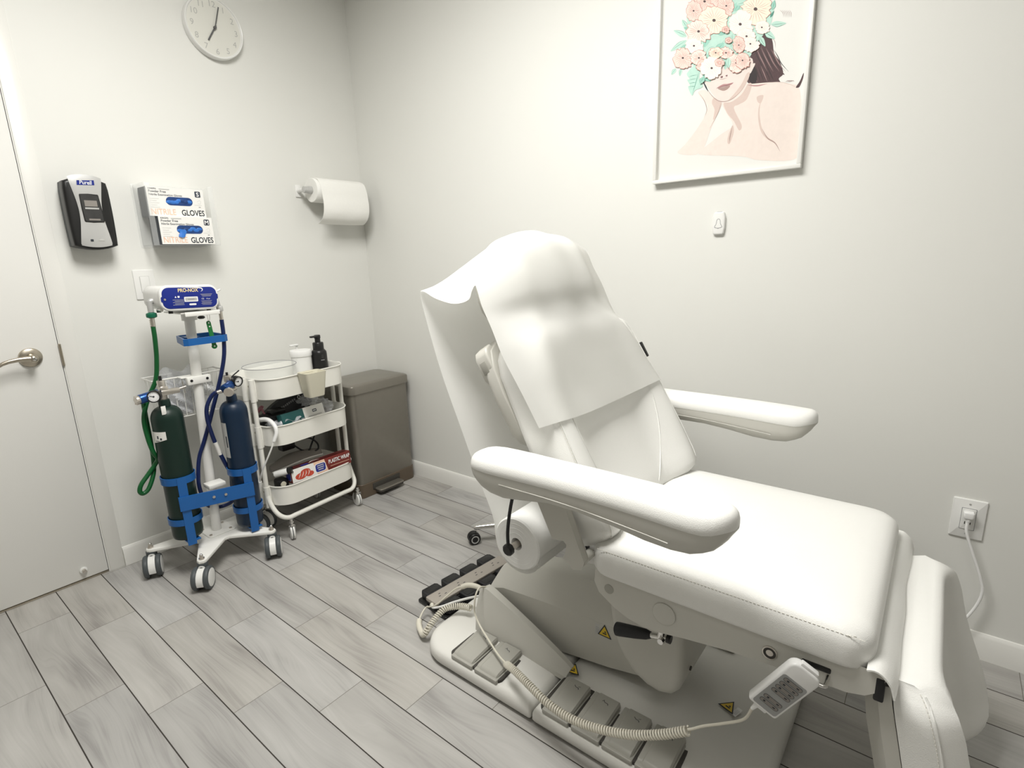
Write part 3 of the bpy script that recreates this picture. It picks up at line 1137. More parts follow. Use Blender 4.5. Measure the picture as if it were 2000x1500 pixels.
for sgn, axx in ((-1, -1.088), (1, -0.330)):
    pb, shb = MB(), MB()
    rp, rsh = [], []
    for i, y in enumerate(AY):
        t = (AY[0] - y) / (AY[0] - AY[-1])
        w = interp(AW, y)
        zs = .774 + .006 * math.sin(PI * t) + .012 * sstep(.92, 1, t) - .004 * sstep(.08, 0, t)
        ht = .042 * max(.02, min(1, w / .053)) ** .70
        dn = interp(ABOT, y) * min(1, .35 + w / .06)
        ring = []
        for k in range(17):
            a = PI * k / 16
            c, s_ = math.cos(a), math.sin(a)
            cx_ = math.copysign(abs(c) ** .80, c)
            ring.append((axx + w * cx_, y, zs + ht * abs(s_) ** .84))
        ring += [(axx - w * .97, y, zs - .003), (axx + w * .97, y, zs - .003)]
        rp.append(ring)
        lo = []
        for k in range(13):
            a = PI + PI * k / 12
            c, s_ = math.cos(a), math.sin(a)
            cx_ = math.copysign(abs(c) ** .5, c)
            lo.append((axx + w * .965 * cx_, y, zs - .002 - dn * abs(s_) ** .8))
        rsh.append(lo)
    pb.loft(rp, M['leather'])
    shb.loft(rsh, M['shell'])
    # moulded groove line on the shell flank
    for s2 in (-1, 1):
        ln_ = []
        for y in AY[8:15]:
            t = (AY[0] - y) / (AY[0] - AY[-1])
            ln_.append((axx + s2 * interp(AW, y) * .966, y, .776 - .022 - .018 * sstep(.4, 1, t)))
        shb.tube(ln_, .0012, M['shell'], n=6, smooth=3)
    ar = shb.build('armrest', chair, angle=60)
    pb.build('armrest_pad', ar, angle=60)
    # support bar from the arm down to the hinge beside the seat
    sp = MB()
    sx = axx - sgn * 0.050
    bar = [(-1.955, .735), (-2.035, .735), (-2.105, .566), (-2.098, .548), (-2.077, .541), (-2.068, .552), (-2.052, .560), (-2.058, .575), (-2.062, .598), (-2.052, .608), (-2.020, .604)]
    sp.at(frame((0, 0, 0), (0, 1, 0), (0, 0, 1)))
    sp.slab(bar[::-1], sx - .011, sx + .011, M['shell'], .003, 2)
    sp.at(Matrix())
    sp.cyl((sx, -2.092, .560), (CX + sgn * .28, -2.092, .560), .012, M['shell'], n=18)
    sp.build('armrest_support', ar, angle=35)

# --- paper roll spindle held behind the seat
RC = Vector((CX, -1.876, .522))
rb = MB()
rb.cyl((CX - .330, RC.y, RC.z), (CX + .312, RC.y, RC.z), .009, M['steel'], n=20)
rb.lathe([(.012, 0), (.0165, .003), (.0165, .013), (.012, .017)], M['black'], (CX - .326, RC.y, RC.z), (-1, 0, 0), 10)
rb.lathe([(.012, 0), (.0165, .003), (.0165, .013), (.012, .017)], M['black'], (CX + .312, RC.y, RC.z), (1, 0, 0), 10)
rb.build('roll_spindle', chair)
for s_ in (-1, 1):
    rb = MB()
    xx = CX + s_ * (.335 if s_ < 0 else .324)
    rb.tube([(xx, RC.y, RC.z + .006), (xx - .001, RC.y - .001, RC.z + .055), (xx - .001, RC.y - .012, RC.z + .12), (CX + s_ * .335, RC.y - .03, RC.z + .192)], .0045, M['black_soft'], n=8)
    rb.build('elastic_strap', chair)

# ------------------------------------------------------------------ paper roll and drape
roll = thing('exam_paper', 'white tissue paper running from a roll behind the seat up and over the head rest', 'paper', (RC.x, RC.y, RC.z - .088))
pr = MB()
for (r0, dz, dy, x0, x1) in ((.0745, 0, 0, -.300, .292),):
    prof = [(.0175, x0), (.071, x0), (r0, x0 + .004), (r0, x1 - .004), (.071, x1), (.0175, x1), (.0175, x0)]
    pr.lathe(prof, M['paper'], (CX, RC.y, RC.z), (1, 0, 0), 48, cap0=False, cap1=False)
for q in range(1, 4):
    pr.tube([(CX - .3000, RC.y + (.018 + q * .0135) * math.cos(a), RC.z + (.018 + q * .0135) * math.sin(a)) for a in [2 * PI * k / 24 for k in range(24)]], .0003, M['paper'], n=4, smooth=2, closed=True)
pr.build('paper_roll', roll, angle=40)


def BP(v, u, z):
    p = BF @ Vector((v, u, z))
    return p


def WP(v, y, z):
    return Vector((CX + v, y, z))


ROWS = [
    [BP(-.322, .279, -.030), BP(-.272, .270, .016), BP(-.15, .264, -.004), BP(0, .262, -.014), BP(.15, .262, -.006), BP(.258, .262, .018), BP(.303, .258, -.002)],
    [BP(-.324, .34, -.031), BP(-.266, .335, .016), BP(-.15, .33, -.002), BP(0, .33, -.010), BP(.15, .33, -.002), BP(.250, .33, .017), BP(.305, .330, -.020)],
    [BP(-.327, .41, -.031), BP(-.256, .41, .018), BP(-.15, .41, .006), BP(0, .41, -.002), BP(.15, .41, .004), BP(.238, .41, .016), BP(.302, .415, -.027)],
    [BP(-.328, .48, -.033), BP(-.240, .475, .013), BP(-.15, .48, .012), BP(0, .48, .006), BP(.15, .48, .010), BP(.228, .475, .010), BP(.295, .485, -.030)],
    [BP(-.322, .535, -.036), BP(-.225, .53, -.004), BP(-.13, .535, .002), BP(0, .535, .002), BP(.13, .535, .002), BP(.21, .53, -.004), BP(.290, .535, -.032)],
    [BP(-.316, .580, -.038), BP(-.205, .575, -.012), BP(-.12, .572, .004), BP(0, .572, .006), BP(.12, .572, .004), BP(.20, .575, -.008), BP(.290, .585, -.032)],
    [BP(-.310, .620, -.040), BP(-.195, .62, .004), BP(-.12, .618, .020), BP(0, .616, .024), BP(.12, .618, .020), BP(.195, .62, .004), BP(.292, .640, -.030)],
    [BP(-.300, .655, -.042), BP(-.192, .68, .008), BP(-.12, .68, .026), BP(0, .68, .032), BP(.12, .68, .026), BP(.195, .685, .006), BP(.295, .700, -.030)],
    [BP(-.288, .676, -.050), BP(-.188, .74, -.004), BP(-.115, .75, .022), BP(0, .755, .028), BP(.115, .75, .022), BP(.195, .745, .004), BP(.295, .745, -.028)],
    [BP(-.282, .672, -.074), BP(-.186, .775, -.040), BP(-.11, .800, -.010), BP(0, .808, -.002), BP(.11, .804, -.006), BP(.195, .790, -.018), BP(.293, .768, -.040)],
    [BP(-.280, .660, -.100), BP(-.190, .768, -.085), BP(-.11, .808, -.060), BP(0, .818, -.055), BP(.11, .812, -.06), BP(.19, .795, -.075), BP(.27, .76, -.085)],
    [BP(-.292, .672, -.140), BP(-.205, .768, -.130), BP(-.12, .806, -.115), BP(0, .818, -.110), BP(.11, .812, -.115), BP(.20, .795, -.125), BP(.28, .765, -.135)],
    [BP(-.298, .712, -.185), BP(-.22, .772, -.180), BP(-.12, .802, -.172), BP(0, .812, -.170), BP(.12, .805, -.172), BP(.21, .79, -.178), BP(.29, .768, -.182)],
    [BP(-.300, .752, -.216), BP(-.22, .775, -.220), BP(-.12, .790, -.222), BP(0, .796, -.222), BP(.12, .792, -.222), BP(.21, .782, -.220), BP(.296, .768, -.218)],
    [BP(-.300, .750, -.232), BP(-.22, .762, -.240), BP(-.12, .768, -.246), BP(0, .77, -.248), BP(.12, .768, -.246), BP(.21, .762, -.240), BP(.298, .752, -.234)],
    [WP(v, -1.585, 1.095) for v in (-.300, -.21, -.12, 0, .12, .21, .298)],
    [WP(v, -1.630, .960) for v in (-.300, -.21, -.12, 0, .12, .21, .298)],
    [WP(v, -1.690, .820) for v in (-.300, -.21, -.12, 0, .12, .21, .298)],
    [WP(v, -1.748, .682) for v in (-.299, -.21, -.12, 0, .12, .21, .296)],
    [WP(v, -1.793, .580) for v in (-.298, -.21, -.12, 0, .12, .21, .294)],
    [WP(v, -1.8005, .522) for v in (-.298, -.21, -.12, 0, .12, .21, .292)],
    [WP(v, -1.810, .484) for v in (-.298, -.21, -.12, 0, .12, .21, .292)],
    [WP(v, -1.838, .450) for v in (-.296, -.21, -.12, 0, .12, .21, .292)],
    [WP(v, -1.885, .434) for v in (-.292, -.21, -.12, 0, .12, .21, .292)],
    [WP(v, -1.930, .455) for v in (-.292, -.21, -.12, 0, .12, .21, .292)],
    [WP(v, -1.950, .500) for v in (-.294, -.21, -.12, 0, .12, .21, .292)],
]
cols = [catmull(r, 6) for r in ROWS]
full = [catmull([r[j] for r in cols], 6) for j in range(len(cols[0]))]
NV, NU = len(full), len(full[0])
dr = MB()


def sheet(a, c):
    i = round(a * (NU - 1))
    j = round(c * (NV - 1))
    p = full[j][i].copy()
    w = sstep(0, .15, a) * 1.0
    front = 1 - sstep(.30, .42, a)
    # soft creases fanning out over the head rest, fading towards the back cushion
    amp = .0042 * sstep(.10, .20, a) * (1 - sstep(.38, .5, a))
    ph = (c - .47) * (34 - 40 * a)
    d = amp * math.cos(ph) * math.exp(-((c - .5) / .30) ** 2)
    d += .0016 * math.sin(a * 46 + c * 7) * math.sin(c * 21 + a * 11) * front
    p += Vector((0, -.8, .6)) * d
    return p


dr.grid(NU, NV, sheet, M['tissue'])
dr.build('paper_sheet', roll, angle=80, rec=False)

# ------------------------------------------------------------------ wall clock
CKX, CKZ, CR = -0.728, 2.300, 0.124
ck = thing('wall_clock', 'round white wall clock with pale numerals and dark hands high on the back wall', 'clock', (CKX, 0, CKZ))
b = MB()
b.lathe([(CR - .004, 0), (CR, .003), (CR, .030), (CR - .001, .032), (CR - .003, .0335), (CR - .006, .032), (CR - .008, .027), (CR - .012, .0255)], M['white'], (CKX, 0, CKZ), (0, -1, 0), 64)
b.build('case', ck)
b = MB()
b.at(wallA(CKX, -.0262, CKZ))
b.flat([((CR - .009) * math.cos(a), (CR - .009) * math.sin(a)) for a in [2 * PI * k / 48 for k in range(48)]], 0, M['clockface'])
for h in range(1, 13):
    a = math.radians(90 - 30 * h)
    r = .094
    b.text(str(h), .034, M['ink_soft'], r * math.cos(a), r * math.sin(a) + .0125, .0005, 'CENTER', sx=1.0)
b.at(Matrix())
b.build('dial', ck)
for nm, ang, ln_, w, dz in (('hour_hand', 90 - 30 * 7 - 1.5, .068, .006, .003), ('minute_hand', 90 - 6 * 2.8, .090, .0045, .006)):
    h = MB().at(wallA(CKX, -.0262, CKZ))
    a = math.radians(ang)
    c, s = math.cos(a), math.sin(a)
    o = [(-.012 * c - s * w / 2, -.012 * s + c * w / 2), (-.012 * c + s * w / 2, -.012 * s - c * w / 2), (ln_ * c + s * w / 2, ln_ * s - c * w / 2), (ln_ * c - s * w / 2, ln_ * s + c * w / 2)]
    h.slab(o, dz, dz + .0015, M['ink_grey'] if False else M['key'])
    if nm == 'minute_hand':
        h.cyl((0, 0, 0), (0, 0, .009), .006, M['key'], n=16)
    h.at(Matrix())
    h.build(nm, ck)

# ------------------------------------------------------------------ hand sanitiser dispenser
DXC, DZ0, DZ1 = -1.334, 1.345, 1.622
ds = thing('sanitizer_dispenser', 'black and silver hand sanitizer dispenser on the wall beside the door', 'dispenser', (DXC, 0, DZ0))
WA = wallA(DXC, 0, (DZ0 + DZ1) / 2)
HH_ = (DZ1 - DZ0) / 2


def dsp_out(w, h, bow):
    pts = []
    for k in range(9):
        t = -1 + 2 * k / 8
        pts.append((t * w * .96, -h - bow * (1 - t * t) + bow))
    for k in range(1, 8):
        t = -1 + 2 * k / 8
        pts.append((w * (.96 + .04 * (1 - t * t)), t * (h - .012)))
    for k in range(9):
        t = 1 - 2 * k / 8
        pts.append((t * w * .93, h + bow * (1 - t * t) - bow))
    for k in range(1, 8):
        t = 1 - 2 * k / 8
        pts.append((-w * (.96 + .04 * (1 - t * t)), t * (h - .012)))
    return pts


b = MB().at(WA)
b.slab(dsp_out(.070, HH_ * .94, .012), 0, .040, M['grey_rubber'], .004)
b.build('back_shell', ds)
b = MB().at(WA)
b.slab(dsp_out(.0735, HH_ * .965, .016), .040, .088, M['black'], .012, 4, .003)
b.build('front_shell', ds)
b = MB().at(WA)


def plate_f(a, c):
    y = -HH_ * .84 + HH_ * 1.80 * a
    t = -1 + 2 * a
    w = .0525 - .0155 * math.cos(t * 1.25) ** 2 + .002 * max(0, t)
    s = -1 + 2 * c
    yy = y + (.010 * (1 - s * s) * max(0, t) ** 3 - .008 * (1 - s * s) * max(0, -t) ** 3)
    return (w * s, yy, .0945 - .0035 * abs(s) ** 4 - .004 * abs(t) ** 8)


b.grid(25, 13, plate_f, M['silver'], .006)
b.flat([(-.020, -HH_ * .74), (-.011, -HH_ * .74), (-.011, -HH_ * .68), (-.020, -HH_ * .68)], .0949, M['ink'])
b.flat([(.004, -HH_ * .72), (.026, -HH_ * .72), (.015, -HH_ * .64)], .0949, M['ink_soft'])
b.at(Matrix())
plate = b.build('front_plate', ds)
b = MB().at(WA)
o = []
for (x, y) in [(-.029, .068), (-.027, .0715), (0, .0735), (.030, .0715), (.032, .068), (.0355, .02), (.0375, -.026), (.035, -.030), (0, -.0325), (-.024, -.030), (-.027, -.026), (-.029, .02)]:
    o.append((x, y))
b.slab(o[::-1], .0935, .0965, M['black'], .001)
b.flat([(x * .90 + .0004, (y - .020) * .93 + .020) for x, y in o[::-1]], .0968, M['smoke'])
b.box((.003, .038, .0969), (.040, .022, .0006), M['grey_soft'])
b.box((.004, .020, .0970), (.044, .006, .0006), M['silver'])
b.box((.006, -.021, .0970), (.036, .006, .0006), M['grey_soft'])
b.at(Matrix())
b.build('window', ds)
b = MB().at(WA)
o = [(-.029, .103), (-.027, .120), (0, .1215), (.027, .124), (.0265, .106), (0, .1045)]
b.flat(o[::-1], .0948, M['royal'])
b.text('Purell', .020, M['ink_white'], -.001, .1215, .0951, 'CENTER', bold=.012, shear=.15, sx=.85)
b.at(Matrix())
note(b.build('badge', ds), 'royal blue badge with white lettering')

# ------------------------------------------------------------------ glove boxes in a clear rack
GX0, GX1, GZ0, GZ1, GD = -1.150, -0.885, 1.366, 1.612, 0.122
gr = thing('glove_rack', 'clear acrylic rack on the back wall holding two glove boxes', 'glove rack', ((GX0 + GX1) / 2, 0, GZ0))
th = .0035
b = MB()
b.box(((GX0 + GX1) / 2, -.003, (GZ0 + GZ1) / 2 - .002), (GX1 - GX0 + .016, .004, GZ1 - GZ0 + .012), M['clear'], .0008)
b.box((GX0, -GD / 2 - .003, (GZ0 + GZ1) / 2), (th, GD, GZ1 - GZ0), M['clear'], .0008)
b.box((GX1, -GD / 2 - .003, (GZ0 + GZ1) / 2), (th, GD, GZ1 - GZ0), M['clear'], .0008)
b.box(((GX0 + GX1) / 2, -GD / 2 - .003, GZ0), (GX1 - GX0, GD, th), M['clear'], .0008)
b.box((GX0 + .011, -GD - .001, (GZ0 + GZ1) / 2), (.020, th, GZ1 - GZ0), M['clear'], .0008)
b.box((GX1 - .011, -GD - .001, (GZ0 + GZ1) / 2), (.020, th, GZ1 - GZ0), M['clear'], .0008)
tagm = b.build('rack_panel', gr)
del tagm


def glove_box(name, label, x0, x1, z0, z1, yb, yf, letter, puff):
    t = thing(name, label, 'glove box', ((x0 + x1) / 2, yb, z0), 'glove boxes in the wall rack')
    w, h = x1 - x0, z1 - z0
    cx, cz = (x0 + x1) / 2, (z0 + z1) / 2
    b = MB()
    d = yb - yf
    b.add([(x0, yf, z0), (x1, yf, z0), (x1, yf, z1), (x0, yf, z1)], [[0, 1, 2, 3]], M['card'])
    b.add([(x0, yb, z0), (x1, yb, z0), (x1, yb, z1), (x0, yb, z1)], [[3, 2, 1, 0]], M['card_navy'])
    b.add([(x0, yf, z0), (x0, yb, z0), (x0, yb, z1), (x0, yf, z1)], [[3, 2, 1, 0]], M['card_navy'])
    b.add([(x1, yf, z0), (x1, yb, z0), (x1, yb, z1), (x1, yf, z1)], [[0, 1, 2, 3]], M['card'])
    b.add([(x0, yf, z1), (x1, yf, z1), (x1, yb, z1), (x0, yb, z1)], [[0, 1, 2, 3]], M['card'])
    b.add([(x0, yf, z0), (x1, yf, z0), (x1, yb, z0), (x0, yb, z0)], [[3, 2, 1, 0]], M['card_navy'])
    b.at(wallA(cx, yf - .0004, cz))
    L_ = -w / 2 + .006
    b.text('NITRILE', .034, M['peach'], L_, -h / 2 + .0305, 0, 'LEFT', bold=.006, sx=.80)
    b.text('GLOVES', .033, M['ink'], w / 2 - .006, -h / 2 + .0295, 0, 'RIGHT', bold=.02, sx=.78)
    b.text('KINGFA', .0085, M['ink'], L_ + .002, h / 2 - .004, 0, 'LEFT', bold=.02)
    b.box((L_ + .062, h / 2 - .0085, 0), (.040, .004, .0002), M['ink_soft'])
    b.text('Powder Free', .0125, M['ink'], L_ + .002, h / 2 - .013, 0, 'LEFT', bold=.014)
    b.text('Nitrile Examination Gloves', .0115, M['ink'], L_ + .002, h / 2 - .026, 0, 'LEFT', bold=.012)
    for q in range(5):
        b.box((L_ + .020 - .004 * (q % 2), h / 2 - .047 - q * .0085, 0), (.034 - .01 * (q % 2), .0012, .0002), M['ink_soft'])
    lx = w / 2 - .024
    b.flat(rrect(.023, .025, .004, 4, lx, h / 2 - .021), .0001, M['card_navy'])
    b.text(letter, .024, M['ink_white'], lx, h / 2 - .012, .0004, 'CENTER', bold=.02)
    b.line([(lx - .006, h / 2 - .052), (lx + .004, h / 2 - .046), (lx + .009, h / 2 - .050), (lx + .006, h / 2 - .060), (lx - .004, h / 2 - .058)], .0008, .0001, M['ink_soft'])
    b.box((lx - .004, h / 2 - .066, 0), (.030, .001, .0002), M['ink_soft'])
    b.box((lx + .002, h / 2 - .074, 0), (.008, .003, .0002), M['ink_grey'])
    ov = rrect(.104, .034, .017, 8, .010, .004)
    b.flat(ov, .0003, M['glove_dark'])
    b.at(Matrix())
    b.build('carton', t)
    g = MB().at(wallA(cx, yf - .0008, cz))
    random.seed(len(label))
    for q in range(7):
        gx = -.030 + q * .013
        gy = .004 + random.uniform(-.006, .004)
        ss = random.uniform(.010, .014)
        g.sphere((gx, gy, -.001), ss, M['glove'] if (q < 4) ^ puff or q % 3 == 0 else M['glove_dark'], (1.1, .62, .22), 12, 8)
    if puff:
        g.grid(7, 5, lambda a, c: (-.036 + .026 * a + .004 * math.sin(c * 5), .004 - .034 * c * (1 - .25 * abs(a - .5)), .002 + .005 * math.sin(PI * a) * (.4 + c * .6)), M['glove'], .0008)
    g.at(Matrix())
    g.build('glove_bundle', t)
    return t


glove_box('glove_box', 'upper glove box in the rack, marked with a letter S', -1.137, -.916, 1.484, 1.600, -.012, -.098, 'S', False)
glove_box('glove_box', 'lower glove box in the rack, marked with a letter M, one blue glove hanging out', -1.116, -.904, 1.370, 1.4825, -.012, -.117, 'M', True)

# ------------------------------------------------------------------ light switch
SWX, SWZ = -1.170, 1.206
sw = thing('light_switch', 'white rocker light switch on the wall behind the gas unit', 'light switch', (SWX, 0, SWZ))
b = MB().at(wallA(SWX, 0, SWZ))
b.slab(rrect(.080, .124, .004), 0, .006, M['white'], .0025, 3, 0)
b.at(Matrix())
b.build('switch_plate', sw)
b = MB().at(wallA(SWX, 0, SWZ))
b.slab(rrect(.036, .070, .002), .006, .0064, M['ink_soft'])
b.slab(rrect(.0335, .067, .002), .006, .0085, M['white'], .001)
b.at(Matrix())
b.build('rocker', sw)

# ------------------------------------------------------------------ paper towel holder and roll
TX, TY, TZ, TR = -.222, -.078, 1.640, .060
ph = thing('towel_holder', 'white wall bracket arms holding the paper towel roll near the room corner', 'towel holder', (TX, 0, TZ))
for k, x in enumerate((-.402, -.052)):
    b = MB()
    b.box((x, -.004, TZ), (.030, .008, .060), M['white'], .003)
    b.tube([(x, -.006, TZ), (x, -.04, TZ + .002), (x, -.075, TZ)], .011, M['white'], n=14)
    b.cyl((x - .014, -.078, TZ), (x + .016, -.078, TZ), .0165, M['silver'], n=22, bev=.003)
    if k == 0:
        b.lathe([(.006, 0), (.017, .002), (.019, .012), (.018, .03)], M['silver'], (x + .005, -.078, TZ), (1, 0, 0), 22)
    b.build('bracket_arm', ph)
tr = thing('paper_towel', 'white paper towel roll on the wall holder, loose sheet curling down', 'paper towel', (TX, TY, TZ - TR))
b = MB()
b.lathe([(.019, -.150), (TR - .002, -.150), (TR, -.148), (TR, .148), (TR - .002, .150), (.019, .150), (.019, -.150)], M['towel'], (TX, TY, TZ), (1, 0, 0), 44, cap0=False, cap1=False)
b.build('towel_roll', tr, angle=45)
b = MB()
pth = catmull([(TY - .012, TZ + TR + .001), (TY - .045, TZ + .045), (TY - .062, TZ + .008), (TY - .069, TZ - .030), (TY - .075, TZ - .070), (TY - .073, TZ - .110), (TY - .058, TZ - .142), (TY - .034, TZ - .160), (TY - .016, TZ - .166)], 6) if False else \
    [v.to_tuple() for v in catmull([(TY - .012, TZ + TR + .001, 0), (TY - .045, TZ + .045, 0), (TY - .062, TZ + .008, 0), (TY - .069, TZ - .030, 0), (TY - .075, TZ - .070, 0), (TY - .073, TZ - .110, 0), (TY - .058, TZ - .142, 0), (TY - .034, TZ - .160, 0), (TY - .016, TZ - .166, 0)], 6)]


def towel(a, c):
    p = pth[round(a * (len(pth) - 1))]
    x = TX - .136 + .282 * c
    return (x + .004 * math.sin(a * 5), p[0] - .0012 * math.sin(c * 11 + a * 8) * a, p[1] - .003 * math.sin(c * 3) * a)


b.grid(len(pth), 20, towel, M['towel'], .0008)
b.build('loose_sheet', tr, angle=70)

# ------------------------------------------------------------------ call button, outlet and cord on the right wall
cb = thing('call_button', 'small white call button with a bell symbol below the picture', 'call button', (0, -2.038, 1.366))
b = MB().at(wallB(0, -2.038, 1.366))
o = []
for (x, y) in ((-.013, -.038), (.013, -.038), (.019, -.034), (.022, -.015), (.022, .020), (.017, .037), (.013, .040), (-.013, .040), (-.017, .037), (-.022, .020), (-.022, -.015), (-.019, -.034)):
    o.append((x, y))
b.slab(o, 0, .013, M['white'], .005, 3, .001)
b.box((0, .0405, .005), (.018, .0015, .003), M['ink_grey'])
b.at(Matrix())
b.build('button_body', cb)
b = MB().at(wallB(0, -2.038, 1.366))
bell = [(0, .020), (.004, .018), (.0065, .012), (.0075, .003), (.0125, -.006), (.0115, -.009), (0, -.0115), (-.0115, -.009), (-.0125, -.006), (-.0075, .003), (-.0065, .012), (-.004, .018)]
b.at(wallB(0, -2.038, 1.362) )
b.line(bell + [bell[0]], .0016, .0134, M['ink_grey'], smooth=4)
b.flat([(-.002, -.012), (.002, -.012), (0, -.0145)], .0134, M['ink_grey'])
b.at(Matrix())
note(b.build('bell_symbol', cb), 'grey outline of a bell')

OY, OZ = -2.835, 0.453
ol = thing('wall_outlet', 'white wall outlet with a plug in its upper socket, right of the chair', 'wall outlet', (0, OY, OZ))
b = MB().at(wallB(0, OY, OZ))
b.slab(rrect(.081, .126, .003), 0, .006, M['white'], .003, 3, 0)
b.cyl((0, .048, .005), (0, .048, .0068), .003, M['silver'], n=12)
b.cyl((0, -.048, .005), (0, -.048, .0068), .003, M['silver'], n=12)
b.at(Matrix())
b.build('outlet_plate', ol)
b = MB().at(wallB(0, OY, OZ))
b.slab(rrect(.036, .070, .002), .006, .0063, M['ink_grey'])
b.slab(rrect(.0335, .067, .002), .006, .0078, M['white'], .0008)
for s in (-1, 1):
    for x, h in ((-.0065, .009), (.0065, .0075)):
        b.box((x, s * .0165 + .004, .0079), (.0022, h, .0004), M['gap'])
    b.cyl((0, s * .0165 - .0065, .0077), (0, s * .0165 - .0065, .0081), .0024, M['gap'], n=12)
b.at(Matrix())
b.build('receptacle', ol)
pc = thing('power_cord', 'white power cord plugged into the wall outlet, drooping behind the chair', 'power cord', (0, OY, OZ + .018))
b = MB().at(wallB(0, OY, OZ + .0185))
b.slab([(-.013, -.006), (-.009, -.012), (.009, -.012), (.013, -.006), (.013, .008), (.010, .011), (-.010, .011), (-.013, .008)], .008, .030, M['pvc_white'], .005)
b.cyl((0, -.009, .020), (0, -.022, .021), .008, M['pvc_white'], r1=.0055, n=16)
b.at(Matrix())
b.build('plug', pc)
b = MB()
b.tube([(-.021, OY, OZ + .000), (-.024, OY - .001, OZ - .035), (-.026, OY - .022, OZ - .095), (-.028, OY - .050, OZ - .170), (-.030, OY - .060, OZ - .220), (-.034, OY - .045, OZ - .285), (-.048, OY - .010, OZ - .345), (-.075, OY + .06, OZ - .405), (-.13, OY + .14, OZ - .435), (-.22, OY + .24, OZ - .445), (-.33, OY + .30, OZ - .447)], .0042, M['pvc_white'], n=10)
b.build('cable', pc)

# ------------------------------------------------------------------ framed picture
PY0, PY1, PZ0 = -1.790, -2.290, 1.522
PZ1 = PZ0 + .70
pf = thing('framed_picture', 'white framed print of a dark haired woman with pastel flowers covering her face', 'picture', (0, (PY0 + PY1) / 2, PZ0))
fw, fd = .013, .026
b = MB()
yc, zc = (PY0 + PY1) / 2, (PZ0 + PZ1) / 2
for z in (PZ0 + fw / 2, PZ1 - fw / 2):
    b.box((-fd / 2, yc, z), (fd, PY0 - PY1, fw), M['white_metal'], .0015)
for y in (PY0 - fw / 2, PY1 + fw / 2):
    b.box((-fd / 2, y, zc), (fd, fw, PZ1 - PZ0 - 2 * fw), M['white_metal'], .0015)
b.box((-.004, yc, zc), (.006, PY0 - PY1 - .02, PZ1 - PZ0 - .02), M['trim'])
b.build('frame', pf)


def hsol(src, dst):
    import numpy as np
    A, B = [], []
    for (x, y), (u, v) in zip(src, dst):
        A += [[x, y, 1, 0, 0, 0, -u * x, -u * y], [0, 0, 0, x, y, 1, -v * x, -v * y]]
        B += [u, v]
    return list(np.linalg.solve(np.array(A, float), np.array(B, float))) + [1.0]


# study sheet coordinates -> metres on the print (origin lower left, 0.50 wide)
HG = hsol([(90, 1410), (1225, 1285), (125, 0), (1340, 0)], [(0, 0), (.50, .003), (.004, .606), (.498, .468)])


def A_(pts):
    r = []
    for x, y in pts:
        w = HG[6] * x + HG[7] * y + 1
        r.append(((HG[0] * x + HG[1] * y + HG[2]) / w, (HG[3] * x + HG[4] * y + HG[5]) / w))
    return r


def amat(name, h, rough=.6, var=.06, vs=60):
    return mat(name, h, rough, var=var, vscale=vs)


AM = {'skin': amat('art_skin', '#e5d8d0'), 'skin2': amat('art_skin_shade', '#d2beb5'), 'skin3': amat('art_skin_deep', '#a48b84'),
      'face': amat('art_face', '#e4d5ce'), 'lip': amat('art_lip', '#b08484'), 'lipd': amat('art_lip_line', '#7d5a5c'),
      'hair': amat('art_hair', '#4a3335', var=.25, vs=200), 'hair2': amat('art_hair_light', '#9c807e'), 'haird': amat('art_hair_dark', '#241a1c'),
      'leaf': amat('art_leaf', '#b7d9cc', var=.12), 'leaf2': amat('art_leaf_mid', '#98cbbb', var=.12), 'leafd': amat('art_leaf_line', '#4c8a7a'),
      'pet': amat('art_petal', '#efe0d6', var=.05), 'pet2': amat('art_petal_pink', '#ead2c8', var=.08), 'pet3': amat('art_petal_edge', '#c4867c', var=.1),
      'petw': amat('art_petal_white', '#efeae2', var=.03), 'cream': amat('art_petal_cream', '#efe5d2', var=.04), 'seed': amat('art_seed', '#4d3a3a')}
art = MB()
art.at(wallB(-.0085, PY0, PZ0))
art.flat([(fw * .8, fw * .8), (.5 - fw * .8, fw * .8), (.5 - fw * .8, .7 - fw * .8), (fw * .8, .7 - fw * .8)], 0, M['print'])
LZ = [0.0]


def lay(pts, m, smooth=True, raw=False):
    LZ[0] += .000005
    P = pts if raw else A_(pts)
    if smooth:
        P = [(v.x, v.y) for v in catmull([(p[0], p[1], 0) for p in P], 5, True)]
    art.add([(p[0], p[1], .0002 + LZ[0]) for p in P], [list(range(len(P)))], m)


def stroke(pts, w, m, raw=False, taper=True):
    LZ[0] += .000005
    art.line(pts if raw else A_(pts), w, .0002 + LZ[0], m, smooth=6, taper=taper)


# hair behind the neck
lay([(960, 230), (1000, 300), (1015, 400), (1060, 470), (1085, 560), (1050, 600), (1060, 640), (930, 640), (830, 640), (800, 600), (815, 420), (850, 330)], AM['hair'])
lay([(1040, 520), (1075, 545), (1095, 570), (1050, 555), (1020, 530)], AM['hair'])
for k in range(9):
    x = 850 + k * 20
    stroke([(x, 340 + k * 4), (x + 30, 420), (x + 60, 480), (x + 85 + k * 4, 545)], .0022, AM['hair2' if k % 2 else 'haird'])
for k in range(6):
    stroke([(845 + k * 22, 500), (860 + k * 25, 560), (880 + k * 27, 625)], .002, AM['hair2' if k % 3 == 0 else 'haird'])
lay([(815, 530), (850, 490), (880, 560), (870, 630), (825, 625)], AM['haird'])
stroke([(990, 270), (1020, 310), (1025, 360)], .0012, AM['hair2'])
